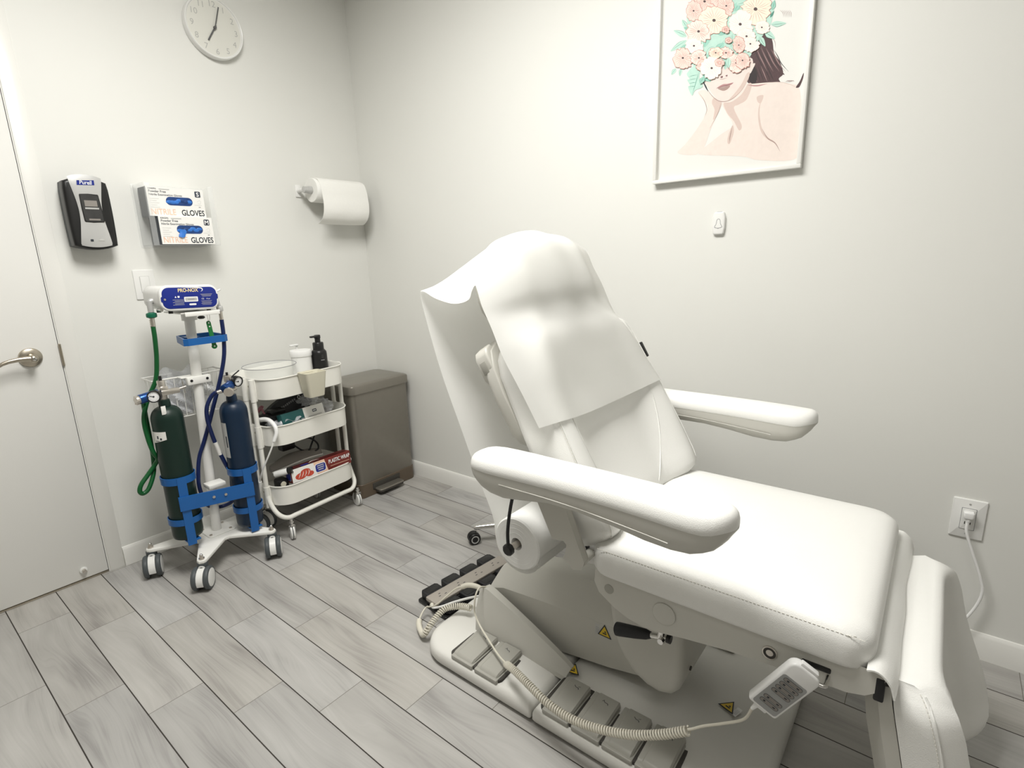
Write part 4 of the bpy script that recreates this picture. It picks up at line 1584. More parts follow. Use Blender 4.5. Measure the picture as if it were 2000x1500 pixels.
# shoulders, neck, arm
lay([(700, 640), (830, 640), (1000, 628), (1130, 640), (1215, 690), (1225, 1000), (1190, 1215), (900, 1230), (760, 1200), (430, 1180), (500, 1110), (600, 1030), (690, 960), (640, 860), (610, 780)], AM['skin'])
lay([(620, 790), (680, 780), (760, 720), (810, 640), (840, 650), (800, 760), (740, 800), (700, 830), (760, 960), (740, 1000), (700, 930), (650, 870)], AM['skin2'])
lay([(690, 960), (700, 1010), (670, 1100), (650, 1090), (660, 1030)], AM['skin2'])
lay([(880, 740), (930, 730), (910, 790), (885, 780)], AM['skin2'])
stroke([(930, 740), (900, 810), (895, 900), (915, 1000), (960, 1060), (1020, 1100), (1060, 1165)], .006, AM['skin2'])
stroke([(920, 990), (960, 1060), (1020, 1100), (1055, 1160)], .0028, AM['skin3'])
stroke([(690, 965), (672, 1040), (665, 1100)], .0028, AM['skin3'])
stroke([(805, 650), (880, 655), (960, 640)], .004, AM['lip'])
stroke([(960, 632), (1060, 628), (1150, 650), (1215, 690)], .0016, AM['skin2'])
lay([(425, 700), (480, 690), (540, 740), (600, 780), (590, 840), (520, 990), (440, 1170), (270, 1172), (330, 1100), (420, 980), (485, 870), (490, 800), (440, 740)], AM['skin'])
lay([(545, 750), (605, 780), (585, 850), (540, 920), (550, 840), (530, 790)], AM['skin2'])
stroke([(425, 705), (470, 770), (490, 840), (470, 900)], .0018, AM['skin3'])
stroke([(600, 790), (575, 870), (510, 990)], .002, AM['skin3'])
# face
lay([(480, 470), (820, 430), (825, 560), (780, 660), (710, 740), (640, 778), (580, 770), (520, 700), (470, 610)], AM['face'])
lay([(800, 560), (825, 560), (780, 665), (710, 742), (650, 775), (700, 720), (760, 640)], AM['skin2'])
stroke([(460, 615), (505, 700), (560, 760), (620, 778), (690, 755), (760, 690), (805, 610)], .0022, AM['skin3'])
stroke([(455, 610), (480, 660), (500, 700)], .0045, M['ink'])
lay([(565, 675), (610, 645), (650, 640), (695, 630), (670, 652), (620, 662)], AM['lip'])
lay([(575, 676), (620, 664), (670, 654), (650, 682), (615, 694)], AM['skin3'])
stroke([(562, 676), (610, 660), (650, 650), (697, 632)], .002, AM['lipd'])
lay([(595, 585), (612, 578), (612, 592), (600, 595)], AM['lipd'])
lay([(635, 575), (650, 570), (648, 582), (638, 582)], AM['lipd'])
stroke([(585, 600), (610, 604), (650, 590)], .0016, AM['skin3'])
lay([(820, 500), (865, 480), (850, 520), (825, 560)], AM['face'])
# stray objects at the right margin
lay([(1185, 665), (1215, 620), (1245, 555), (1240, 600), (1215, 660), (1195, 672)], AM['hair'])
for k in range(4):
    stroke([(1100 + k * 10, 630), (1120 + k * 14, 615), (1140 + k * 10, 625)], .0012, AM['hair2'])
for k in range(6):
    stroke([(1060 + k * 15, 60), (1085 + k * 13, 85), (1090 + k * 12, 118)], .001, AM['hair2'])


def leaf(x, y, ang, ln_, w, m='leaf'):
    a = math.radians(ang)
    c, s = math.cos(a), -math.sin(a)

    def T(u, v):
        return (x + u * c - v * s, y + u * s + v * c)
    lay([T(0, 0), T(ln_ * .35, w), T(ln_ * .75, w * .6), T(ln_, 0), T(ln_ * .7, -w * .7), T(ln_ * .3, -w)], AM[m])
    stroke([T(0, 0), T(ln_ * .5, w * .1), T(ln_ * .95, 0)], .0012, AM['leafd'])
    stroke([T(0, 0), T(ln_ * .35, w), T(ln_ * .75, w * .6), T(ln_, 0)], .0009, AM['leafd'])


def flower(x, y, r, kind, rot=0, sq=.9):
    base, edge, vein = {'p': ('pet', 'pet3', 'pet3'), 'k': ('pet2', 'pet3', 'pet3'), 'w': ('petw', 'pet2', 'pet2'), 'c': ('cream', 'pet3', 'pet3')}[kind]
    r *= 1.12
    rr = random.Random(int(x * 7 + y * 13))
    for k in range(5):
        a = math.radians(rot + 72 * k + rr.uniform(-9, 9))
        q = rr.uniform(.86, 1.12)
        c, s = math.cos(a), math.sin(a)

        def T(u, v):
            return (x + (u * c - v * s) * r * q, y + (u * s + v * c) * r * q * sq)
        w1, w2, w3 = rr.uniform(.9, 1.08), rr.uniform(.84, 1.0), rr.uniform(.88, 1.06)
        rim = [T(.30, .34), T(.62, .50), T(.86 * w1, .44), T(.94 * w2, .24), T(1.02 * w3, .06), T(.92 * w1, -.12), T(.98 * w2, -.30), T(.78 * w3, -.50), T(.42, -.42)]
        lay([T(.05, 0)] + rim, AM[base])
        if kind in 'kp' and k % 2 == 0:
            lay([T(.12, 0), T(.35, .16), T(.60, .12), T(.66, -.06), T(.40, -.14)], AM['pet2'])
        stroke(rim, .0017, AM[edge])
        for v in (-.30, -.14, .02, .18, .32):
            stroke([T(.10, v * .2), T(.4, v * .8), T(.66 + .2 * rr.random(), v * 1.3)], .0010, AM[vein])
    if r > 40:
        lay([(x + r * .115 * math.cos(k), y + r * .105 * math.sin(k)) for k in (0, 1.05, 2.1, 3.14, 4.2, 5.2)], AM['seed'])


random.seed(3)
lay([(350, 60), (560, -40), (800, -60), (1000, 0), (1000, 130), (960, 220), (860, 340), (800, 450), (560, 500), (420, 520), (330, 420), (370, 300), (340, 200)], AM['leaf'])
for a in ((330, 270, 155, 110, 22), (330, 300, 215, 150, 20), (330, 330, 235, 110, 18, 'leaf2'), (350, 350, 265, 100, 16), (250, 520, 235, 60, 14), (290, 520, 260, 60, 12),
          (990, 175, 5, 120, 22), (940, 230, -35, 100, 26), (900, 270, -60, 90, 20), (560, 240, 0, 90, 20, 'leaf2'), (640, 290, 245, 120, 16), (690, 250, 265, 110, 14),
          (620, 320, 230, 130, 26, 'leaf2'), (560, 350, 225, 120, 30), (480, 440, 10, 90, 22, 'leaf2'), (640, 440, 265, 90, 22), (700, 70, 60, 90, 26, 'leaf2'), (640, 150, 95, 80, 20, 'leaf2'),
          (420, 120, 80, 90, 22, 'leaf2'), (330, 200, 120, 70, 18), (360, 230, 150, 60, 16, 'leaf2'), (720, 20, 20, 120, 30), (1000, 60, 75, 80, 18, 'leaf2'), (985, 120, 60, 60, 8, 'leafd'), (880, 160, 40, 90, 30),
          (460, 570, -40, 80, 26, 'leaf2'), (500, 270, 250, 90, 22, 'leaf2'), (590, 120, 120, 70, 16)):
    leaf(*a)
# split monstera leaf under the bouquet
lay([(345, 545), (400, 490), (440, 520), (430, 600), (460, 660), (400, 690), (375, 730), (345, 665), (360, 650), (338, 610), (355, 600), (335, 570)], AM['leaf'])
stroke([(430, 540), (405, 630), (378, 720)], .002, AM['leafd'])
for k in range(4):
    stroke([(420 - k * 8, 570 + k * 30), (385, 575 + k * 28), (350, 585 + k * 26)], .0014, AM['leafd'])
for a in ((470, -5, 80, 'k', 20), (590, -30, 70, 'k', 50), (385, 70, 60, 'k', 40, 1.2), (640, 30, 60, 'k', 10, 1.3), (870, 55, 118, 'c', 15, .9), (545, 145, 105, 'c', 30, .95), (750, 175, 95, 'w', 10, 1.0),
          (425, 232, 85, 'p', 40, .95), (390, 345, 65, 'w', 20), (800, 270, 70, 'w', 60, .9), (920, 200, 55, 'w', 30, .9), (830, 330, 60, 'w', 10), (305, 440, 68, 'k', 15, 1.15), (640, 400, 55, 'p', 50, .8), (560, 400, 50, 'c', 80, .8),
          (740, 340, 48, 'k', 20, 1.3), (430, 440, 62, 'p', 10), (460, 495, 48, 'k', 60, .8), (720, 480, 62, 'p', 10, 1.1), (770, 460, 55, 'k', 40, 1.1), (530, 520, 72, 'w', 30, 1.1), (590, 480, 34, 'k', 0), (660, 305, 24, 'p', 0), (640, 220, 26, 'k', 0)):
    flower(*a)
for a in ((470, 590, 240, 60, 18, 'leaf2'), (660, 440, 270, 80, 20)):
    leaf(*a)
art.at(Matrix())
art.build('print', pf, rec=False)

# ------------------------------------------------------------------ gas stand
PX, PYY = -1.150, -0.265
LEAN = .034                                   # the pole leans a little to the right


def pole(z):
    return Vector((PX + LEAN * (z - .11), PYY, z))


st = thing('gas_stand', 'white wheeled star base stand with blue cylinder brackets beside the door', 'stand', (PX, PYY, 0))
b = MB()
tips = [math.radians(a) for a in (18, 90, 162, 234, 306)]
o = []
LR = .250
for a in tips:
    c, s = math.cos(a), math.sin(a)
    for k in (-1, 0, 1):
        ang = a + k * .0
    pv = [(.085, -.052), (LR - .01, -.021), (LR + .006, -.017), (LR + .016, -.008), (LR + .016, .008), (LR + .006, .017), (LR - .01, .021), (.085, .052)]
    for u, v in pv:
        o.append((PX + u * c - v * s, PYY + u * s + v * c))
b.slab(o, .107, .121, M['white_metal'], .003, 2)
b.build('star_base', st, angle=35)
b = MB()
b.slab(rrect(.115, .115, .012, 4, PX + .004, PYY), .121, .127, M['white_metal'], .002)
for sx in (-1, 1):
    for sy in (-1, 1):
        b.cyl((PX + sx * .042, PYY + sy * .042, .127), (PX + sx * .042, PYY + sy * .042, .131), .007, M['steel'], n=6)
b.build('foot_plate', st)
b = MB()
b.cyl(pole(.122), pole(1.085), .0195, M['white_metal'], n=28)
b.build('pole', st)


def twin_caster(parent, x, y, ang, ztop, R=.047):
    d = Vector((math.cos(ang), math.sin(ang), 0))
    n = Vector((-d.y, d.x, 0))
    c = Vector((x, y, R)) - d * .018
    b = MB()
    b.cyl((x, y, ztop), (x, y, ztop + .006), .011, M['steel'], n=18)
    b.cyl((x, y, ztop + .005), (x, y, ztop + .017), .0075, M['steel'], n=6)
    b.sphere((x, y, ztop + .017), .0065, M['chrome'])
    b.cyl((x, y, ztop - .030), (x, y, ztop - .014), .020, M['grey_rubber'], n=20)
    cst_ = b.build('caster', parent)
    b = MB()
    # hood between the two wheels
    rings = []
    for k in range(13):
        a = math.radians(-25 + 230 * k / 12)
        p = c + d * math.cos(a) * (R - .003) + Vector((0, 0, 1)) * math.sin(a) * (R - .003)
        q = c + d * math.cos(a) * (R - .016) + Vector((0, 0, 1)) * math.sin(a) * (R - .016)
        rings.append([p + n * .0125, p - n * .0125, q - n * .0125, q + n * .0125])
    b.loft(rings, M['white'])
    b.cyl(c + Vector((0, 0, R - .006)), Vector((x, y, ztop - .028)), .013, M['white'], n=16)
    b.build('hood', cst_)
    for s in (-1, 1):
        b = MB()
        o_ = c + n * s * .0135
        b.lathe([(.010, 0), (R - .004, 0), (R, .004), (R, .014), (R - .004, .0185), (R - .009, .0190), (R - .010, .0185)], M['grey_rubber'], o_, n * s, 32)
        b.lathe([(R - .010, .0165), (R - .0105, .0195), (R - .015, .0205), (.010, .0215), (.004, .0215)], M['white'], o_, n * s, 32)
        b.build('wheel', cst_, angle=45)


for a, roll_a in zip(tips, (1.95, 1.2, 1.15, .86, 1.05)):
    twin_caster(st, PX + LR * math.cos(a), PYY + LR * math.sin(a), roll_a, .121)
# bracket under the head unit
b = MB()
p = pole(1.08)
b.box((p.x + .005, -.290, 1.097), (.150, .170, .006), M['white_metal'], .002)
b.box((p.x + .010, -.377, 1.092), (.132, .006, .018), M['white_metal'], .002)
b.cyl((p.x, p.y, 1.06), (p.x, p.y, 1.096), .029, M['white_metal'], n=28)
b.build('head_bracket', st)
b = MB()
b.cyl((p.x + .012, -.352, 1.091), (p.x + .012, -.352, 1.078), .005, M['steel'], n=12)
b.lathe([(.008, 0), (.0135, .003), (.0135, .009), (.008, .012)], M['black'], (p.x + .012, -.352, 1.068), (0, 0, 1), 18)
b.build('clamp_knob', st)
# blue bent band handle round the pole
b = MB()
hz0, hz1 = .966, .994
band = [(-1.184, -.345), (-1.170, -.357), (-1.030, -.360), (-1.014, -.348), (-1.010, -.200), (-1.024, -.186), (-1.140, -.183), (-1.152, -.192)]
tk = .007
inn = inset(band, tk)
rings = [[(q[0], q[1], hz0) for q in band], [(q[0], q[1], hz1) for q in band], [(q[0], q[1], hz1) for q in inn], [(q[0], q[1], hz0) for q in inn]]
b.loft(rings + [rings[0]], M['blue_enamel'], cap0=False, cap1=False)
q = pole(.98)
b.box((q.x + .005, -.225, .980), (.05, .09, .020), M['blue_enamel'], .003)
b.build('push_handle', st, angle=30)
# clamp with two bolts, and the wire basket behind the pole
b = MB()
q = pole(.812)
b.box((q.x - .002, -.283, .812), (.092, .022, .032), M['white_metal'], .003)
b.box((q.x - .040, -.255, .828), (.05, .05, .004), M['white_metal'], .001)
for sx in (-1, 1):
    b.cyl((q.x - .002 + sx * .031, -.2935, .814), (q.x - .002 + sx * .031, -.2955, .814), .0055, M['black'], n=16)
b.build('clamp_bar', st)
b = MB()
bx0, bx1, by0, by1, bz0, bz1 = -1.285, -1.000, -.235, -.120, .655, .828
b.tube([(bx0, by0, bz1), (bx1, by0, bz1), (bx1, by1, bz1), (bx0, by1, bz1)], .0035, M['white_metal'], smooth=0, closed=True, n=8)
b.tube([(bx0 + .02, by0 + .01, bz0), (bx1 - .02, by0 + .01, bz0), (bx1 - .02, by1, bz0), (bx0 + .02, by1, bz0)], .0022, M['white_metal'], smooth=0, closed=True, n=6)
for k in range(9):
    x = bx0 + .02 + (bx1 - bx0 - .04) * k / 8
    b.tube([(x, by0, bz1), (x, by0 + .01, bz0), (x, by1, bz0), (x, by1, bz1)], .0016, M['white_metal'], smooth=0, n=6)
for k in range(1, 3):
    y = by0 + (by1 - by0) * k / 3
    b.tube([(bx0, y, bz1), (bx0 + .02, y, bz0), (bx1 - .02, y, bz0), (bx1, y, bz1)], .0016, M['white_metal'], smooth=0, n=6)
b.build('wire_basket', st)
# cylinder bracket: cross bar, two straps and four rings
G = Vector((-1.283, -.330, 0))
B = Vector((-1.045, -.372, 0))
GR, BR = .0565, .0545
bd = (B - G).normalized()
bn = Vector((bd.y, -bd.x, 0))
if bn.y > 0:
    bn = -bn
TILT = -.020
b = MB()
c0 = G + bn * (GR + .012) + bd * -.022
c1 = B + bn * (BR + .012) + bd * .018
b.loft([[c0 + bn * -.006 + Vector((0, 0, .316)), c0 + bn * .002 + Vector((0, 0, .316)), c0 + bn * .002 + Vector((0, 0, .376)), c0 + bn * -.006 + Vector((0, 0, .376))],
        [c1 + bn * -.006 + Vector((0, 0, .316 + TILT)), c1 + bn * .002 + Vector((0, 0, .316 + TILT)), c1 + bn * .002 + Vector((0, 0, .376 + TILT)), c1 + bn * -.006 + Vector((0, 0, .376 + TILT))]], M['blue_enamel'])
for t in (.44, .60):
    pm = c0.lerp(c1, t) + bn * .002 + Vector((0, 0, .350 + TILT * t))
    b.cyl(pm, pm + bn * .005, .006, M['steel'], n=6)
b.build('cross_bar', st, angle=30)
b = MB()
pm = c0.lerp(c1, .5)
b.box((pm.x * .45 + PX * .55 + .010, pm.y * .45 + PYY * .55, .362), (.070, .060, .018), M['white_metal'], .004)
b.build('bar_block', st)
for (cc, R, dz) in ((G, GR, 0), (B, BR, TILT - .012)):
    b = MB()
    s0 = cc + bn * (R + .006)
    sw_ = .016
    b.loft([[s0 - bd * sw_ + bn * e + Vector((0, 0, z)) for e in (-.004, .002)] + [s0 + bd * sw_ + bn * e + Vector((0, 0, z)) for e in (.002, -.004)] for z in (.160 + dz, .455 + dz)], M['blue_enamel'])
    b.box((cc.x, cc.y, .172 + dz), (.05, 2 * R + .004, .006), M['blue_enamel'], .002)
    for z, hh in ((.440, .030), (.262, .026)):
        ang0 = math.atan2(bn.y, bn.x)
        b.lathe([(R + .0035, -hh / 2), (R + .0065, -hh / 2), (R + .0065, hh / 2), (R + .0035, hh / 2), (R + .0035, -hh / 2)], M['blue_enamel'], (cc.x, cc.y, z + dz), (0, 0, 1), 36, cap0=False, cap1=False)
    b.build('cylinder_bracket', st, angle=30)

# ------------------------------------------------------------------ head unit on the stand
hu = thing('gas_mixer', 'white gas mixer box with royal blue front panel on top of the stand', 'gas mixer', (-1.145, -.29, 1.104))
UX0, UX1, UZ0, UZ1 = -1.253, -1.040, 1.108, 1.206
uc, uz = (UX0 + UX1) / 2, (UZ0 + UZ1) / 2
b = MB().at(wallA(uc, -.205, uz) @ Matrix.Rotation(-.035, 4, 'Z'))
b.slab(rrect(UX1 - UX0 - .006, UZ1 - UZ0 - .008, .030, 6), 0, .160, M['white'], .004)
b.slab(rrect(UX1 - UX0, UZ1 - UZ0, .034, 7), .158, .180, M['white'], .005, 3)
b.at(Matrix())
b.build('housing', hu, angle=40)
b = MB().at(wallA(uc, -.205, uz) @ Matrix.Rotation(-.035, 4, 'Z'))
pw, phh = (UX1 - UX0) - .016, (UZ1 - UZ0) - .018
b.slab(rrect(pw, phh, .024, 6), .179, .1815, M['royal'], .0005)
b.flat(rrect(.014, .022, .006, 4, -pw / 2 + .002, -.004), .1812, M['royal'])
b.flat(rrect(.014, .022, .006, 4, pw / 2 - .002, .002), .1812, M['royal'])
Z = .1819
b.text('PRO-NOX', .0185, M['ink_gold'], -.006, phh / 2 - .004, Z, 'CENTER', bold=.03, sx=.86)
b.line([(-.028, phh / 2 - .0025), (.010, phh / 2 - .001), (.042, phh / 2 - .004), (.047, phh / 2 - .012), (.040, phh / 2 - .018)], .004, Z, M['ink_white'], taper=True)
b.flat(rrect(.050, .019, .003, 4, .002, -.006), Z, M['ink_white'])
b.flat(rrect(.042, .011, .001, 2, .002, -.006), Z + .0002, M['silver'])
b.box((.002, -.006, Z + .0003), (.024, .0025, .0002), M['ink_grey'])
b.flat(rrect(.026, .007, .0035, 4, .006, -.026), Z, M['ink_white'])
b.flat([(-.056, .001), (-.049, .001), (-.0525, .008)], Z, M['ink_white'])
b.box((-.042, .0045, Z), (.007, .007, .0002), M['ink_white'])
for q in range(5):
    b.box((-.044 + .003 * (q % 2), -.007 - q * .0048, Z), (.040 - .008 * (q % 2), .0012, .0002), M['ink_soft'])
for q in range(3):
    b.box((.060, .012 - q * .004, Z), (.044 - q * .006, .0011, .0002), M['ink_soft'])
b.text('CE', .008, M['ink_white'], .040, -.003, Z, 'LEFT')
b.text('70 psi', .006, M['ink_white'], .058, -.004, Z, 'LEFT')
for q in range(4):
    b.box((.058, -.015 - q * .0045, Z), (.040 - .006 * (q % 2), .0011, .0002), M['ink_soft'])
b.cyl((-pw / 2 + .008, -.004, .181), (-pw / 2 + .008, -.004, .1835), .004, M['steel'], n=12)
b.at(Matrix())
b.build('front_panel', hu)
for x, y in ((-1.215, -.36), (-1.075, -.36), (-1.215, -.24), (-1.075, -.24)):
    MB().cyl((x, y, 1.100), (x, y, 1.112), .008, M['black'], n=14).build('rubber_foot', hu)
b = MB()
b.cyl((-1.262, -.300, 1.150), (-1.262, -.300, 1.108), .0105, M['silver'], n=18)
b.tube([(-1.240, -.300, 1.150), (-1.256, -.300, 1.150), (-1.262, -.300, 1.142)], .0105, M['silver'], n=12)
b.build('gas_inlet', hu)
b = MB()
b.cyl((-1.248, -.335, 1.118), (-1.248, -.37, 1.116), .006, M['chrome'], n=12)
b.build('side_nipple', hu)
b = MB()
b.cyl((-1.032, -.345, 1.140), (-1.026, -.345, 1.110), .007, M['silver'], n=14)
b.tube([(-1.045, -.345, 1.150), (-1.035, -.345, 1.150), (-1.031, -.345, 1.138)], .007, M['silver'], n=12)
b.cyl((-1.045, -.35, 1.165), (-1.016, -.355, 1.180), .004, M['white'], n=10)
b.build('gas_outlet', hu)

# ------------------------------------------------------------------ hoses
gh = thing('gas_hose', 'green hose from the gas mixer to the green cylinder, looping beside it', 'hose', (-1.28, -.30, .45), 'hoses of the gas mixer')
b = MB()
b.lathe([(.010, 0), (.0185, .004), (.0195, .010), (.0185, .018), (.010, .022)], M['green_knob'], (-1.2625, -.300, 1.085), (0, 0, 1), 10)
b.cyl((-1.263, -.300, 1.086), (-1.264, -.300, 1.052), .0085, M['steel'], n=14)
for q in range(4):
    b.cyl((-1.264, -.300, 1.078 - q * .007), (-1.264, -.300, 1.075 - q * .007), .0098, M['steel'], n=14)
b.build('hose_fitting', gh)
b = MB()
b.tube([(-1.264, -.300, 1.056), (-1.266, -.300, 1.00), (-1.270, -.290, .92), (-1.285, -.285, .84), (-1.322, -.280, .77), (-1.352, -.295, .700), (-1.354, -.305, .620), (-1.346, -.310, .560), (-1.333, -.300, .530), (-1.340, -.285, .505),
        (-1.372, -.285, .470), (-1.402, -.290, .440), (-1.412, -.292, .415), (-1.402, -.292, .402), (-1.380, -.290, .415), (-1.350, -.275, .465), (-1.335, -.255, .52), (-1.330, -.245, .60), (-1.335, -.262, .70), (-1.345, -.30, .785)], .0085, M['green_hose'], n=12)
b.build('hose_tube', gh)
nh = thing('gas_hose', 'navy blue hose from the gas mixer down to the navy cylinder', 'hose', (-1.08, -.32, .30), 'hoses of the gas mixer')
b = MB()
b.cyl((-1.026, -.345, 1.112), (-1.025, -.345, 1.090), .0125, M['silver'], n=18, bev=.003)
b.cyl((-1.025, -.345, 1.092), (-1.025, -.345, 1.050), .0075, M['steel'], n=14)
b.build('hose_fitting', nh)
b = MB()
hp = [(-1.025, -.345, 1.056), (-1.026, -.343, .99), (-1.034, -.335, .90), (-1.060, -.322, .80), (-1.098, -.300, .68), (-1.118, -.292, .620), (-1.150, -.285, .54), (-1.176, -.282, .48), (-1.195, -.292, .41), (-1.198, -.292, .34), (-1.165, -.262, .245),
      (-1.10, -.25, .215), (-1.062, -.29, .25), (-1.077, -.318, .32), (-1.080, -.33, .385), (-1.098, -.335, .44), (-1.118, -.338, .51), (-1.133, -.34, .58), (-1.143, -.345, .65), (-1.140, -.352, .705), (-1.120, -.362, .748), (-1.104, -.375, .765)]
b.tube(hp, .0082, M['navy_hose'], n=12)
b.build('hose_tube', nh)
b = MB()
b.tube([(-1.1130, -.3375, .485), (-1.1190, -.3382, .515), (-1.1260, -.3390, .545)], .0088, M['card'], n=12)
note(b.build('hose_tag', nh), 'white printed sleeve on the hose')

# ------------------------------------------------------------------ cylinders


def gas_cylinder(name, label, c, R, z0, zs, paint, face_ang):
    t = thing(name, label, 'gas cylinder', (c.x, c.y, z0), 'gas cylinders on the wheeled stand')
    b = MB()
    prof = [(R - .030, z0 + .004), (R - .012, z0), (R - .003, z0 + .006), (R, z0 + .020), (R, zs)]
    for k in range(1, 9):
        a = PI / 2 * k / 8
        prof.append((.021 + (R - .021) * math.cos(a), zs + .050 * math.sin(a)))
    prof += [(.021, zs + .062), (.019, zs + .078)]
    b.lathe(prof, paint, (c.x, c.y, 0), (0, 0, 1), 40)
    b.build('cylinder_body', t, angle=50)
    return t


def curved_label(t, c, R, z0, z1, a0, a1, name, m, marks, slant=0.0):
    b = MB()
    b.grid(10, 3, lambda a, q: (c.x + (R + .0006) * math.cos(a0 + (a1 - a0) * a), c.y + (R + .0006) * math.sin(a0 + (a1 - a0) * a), z0 + (z1 - z0) * q + slant * a * (1 - q)), m)
    if marks:
        for (fa, fz, w, h) in marks:
            aa = a0 + (a1 - a0) * fa
            b.grid(3, 2, lambda a, q: (c.x + (R + .0012) * math.cos(aa + w * (a - .5)), c.y + (R + .0012) * math.sin(aa + w * (a - .5)), z0 + (z1 - z0) * fz + h * q), M['ink'])
    return b.build(name, t)


gc = gas_cylinder('gas_cylinder', 'dark green gas cylinder in the blue bracket nearest the door', G, GR, .178, .690, M['green_dark'], 0)
curved_label(gc, G, GR, .600, .650, math.radians(165), math.radians(238), 'label', M['card'], [(.55, .45, .10, .012), (.72, .35, .12, .008), (.5, .25, .3, .002)], .018)
b = MB()
b.box((G.x - .022, G.y - .046, .735), (.016, .0012, .034), M['card'], .0004)
tg = b.build('hanging_tag', gc)
gv = MB()
vz = .775
gv.cyl((G.x, G.y, .765), (G.x, G.y, .845), .014, M['steel'], n=20, bev=.002)
gv.cyl((G.x, G.y, .845), (G.x, G.y, .862), .006, M['black'], n=12)
gv.box((G.x + .002, G.y - .004, .806), (.030, .034, .032), M['steel'], .005)
gv.build('valve', gc)
gv = MB()
gv.box((G.x + .022, G.y - .012, .797), (.070, .024, .022), M['steel'], .006)
gv.cyl((G.x + .050, G.y - .012, .800), (G.x + .082, G.y - .012, .805), .0045, M['steel'], n=12)
gv.cyl((G.x + .076, G.y - .012, .780), (G.x + .072, G.y - .012, .828), .0035, M['chrome'], n=10)
gv.build('yoke_screw', gc)
gv = MB()
gv.cyl((G.x - .020, G.y - .015, .798), (G.x - .090, G.y - .025, .790), .0185, M['blue_metal'], n=26, bev=.003)
gv.cyl((G.x - .086, G.y - .0245, .7905), (G.x - .102, G.y - .027, .789), .0165, M['steel'], n=22, bev=.003)
for q in range(6):
    a = q * PI / 3
    gv.cyl((G.x - .090, G.y - .025 + .0155 * math.cos(a), .79 + .0155 * math.sin(a)), (G.x - .103, G.y - .027 + .0155 * math.cos(a), .789 + .0155 * math.sin(a)), .003, M['steel'], n=8)
rg = gv.build('regulator', gc)


def gauge(parent, c, nrm, R, nm='gauge'):
    c, nrm = Vector(c), Vector(nrm).normalized()
    b = MB()
    b.lathe([(R * .5, -.020), (R, -.016), (R, .004), (R * .97, .006), (R * .84, .006), (R * .82, .002)], M['black'], c, nrm, 32)
    b.lathe([(R * .83, .002), (.0005, .0025)], M['ink_white'], c, nrm, 32)
    u = nrm.orthogonal().normalized()
    w = nrm.cross(u)
    for q in range(9):
        a = -2.2 + q * .55
        p = c + (u * math.cos(a) + w * math.sin(a)) * R * .62 + nrm * .003
        b.sphere(p, .0009, M['ink_grey'], nu=6, nv=4)
    b.tube([c + nrm * .0035, c + nrm * .0035 + (u * .5 - w * .8).normalized() * R * .6], .0009, M['ink'], n=5, smooth=0)
    b.lathe([(.003, .002), (.003, .004)], M['ink'], c, nrm, 10)
    return b.build(nm, parent)


gauge(rg, (G.x - .046, G.y - .047, .796), (-.55, -.82, .12), .0235)

nc = gas_cylinder('gas_cylinder', 'dark navy gas cylinder in the blue bracket nearest the white cart', B, BR, .146, .664, M['navy'], 0)
curved_label(nc, B, BR, .475, .630, math.radians(165), math.radians(205), 'label', M['ink_soft'], [(.8, .3, .10, .05)])
gv = MB()
gv.cyl((B.x, B.y, .738), (B.x, B.y, .822), .0135, M['steel'], n=20, bev=.002)
gv.cyl((B.x - .004, B.y, .800), (B.x - .006, B.y, .826), .0155, M['steel'], n=8, bev=.002)
gv.cyl((B.x - .004, B.y, .826), (B.x - .004, B.y, .838), .005, M['black'], n=10)
gv.cyl((B.x - .022, B.y - .010, .760), (B.x + .024, B.y + .004, .762), .008, M['steel'], n=14)
gv.build('valve', nc)
gv = MB()
gv.cyl((B.x + .004, B.y - .010, .786), (B.x - .040, B.y - .034, .776), .0185, M['blue_metal'], n=24, bev=.003)
gv.lathe([(.010, 0), (.019, .003), (.020, .012), (.018, .016)], M['steel'], (B.x - .022, B.y - .040, .766), (-.55, -.80, -.20), 26)
gv.cyl((B.x - .030, B.y - .020, .770), (B.x - .058, B.y - .010, .764), .009, M['steel'], n=16, r1=.0075)
rg = gv.build('regulator', nc)
gauge(rg, (B.x + .026, B.y - .022, .796), (.25, -.88, -.1), .0225)
gv = MB()
gv.tube([(B.x + .006, B.y - .006, .812), (B.x + .022, B.y - .006, .824), (B.x + .046, B.y - .004, .838)], .0028, M['black'], n=8)
gv.build('toggle', nc)

# green wrench hanging from the head bracket, bag in the basket
wr = MB()
wr.at(wallA(-1.072, -.338, 1.002) @ Matrix.Rotation(.09, 4, 'Z'))
o = [(.0085 * math.cos(a), .046 + .0085 * math.sin(a)) for a in [k * PI / 8 for k in range(9)]] + [(-.0085, -.046)] + [(.0115 * math.cos(a), -.052 + .0115 * math.sin(a)) for a in [PI + k * PI / 8 for k in range(9)]] + [(.0085, -.046)]
wr.slab(o, 0, .004, M['green'], .0008)
for y in (.046, .031, -.052):
    wr.cyl((0, y, .0038), (0, y, .0044), .0030, M['white'], n=14)
wr.at(Matrix())
wr.tube([(-1.074, -.340, 1.050), (-1.079, -.345, 1.075), (-1.080, -.350, 1.093), (-1.073, -.350, 1.093), (-1.070, -.345, 1.070), (-1.0735, -.340, 1.050)], .0009, M['steel'], n=5)
tag(wr.build('cylinder_wrench', loc=(-1.072, -.338, 1.002)), 'small green flat wrench hanging on a cord under the gas mixer', 'wrench')
pb = MB()


def bagf(a, c):
    x = -1.262 + .215 * a
    z = .662 + .150 * c
    y = -.205 + .040 * math.sin(a * 9 + c * 3) * math.sin(c * PI) * .5 + .012 * math.sin(a * 23 + c * 17)
    return (x + .012 * math.sin(c * 7 + a * 5), y, z + .018 * math.sin(a * 14) * c)


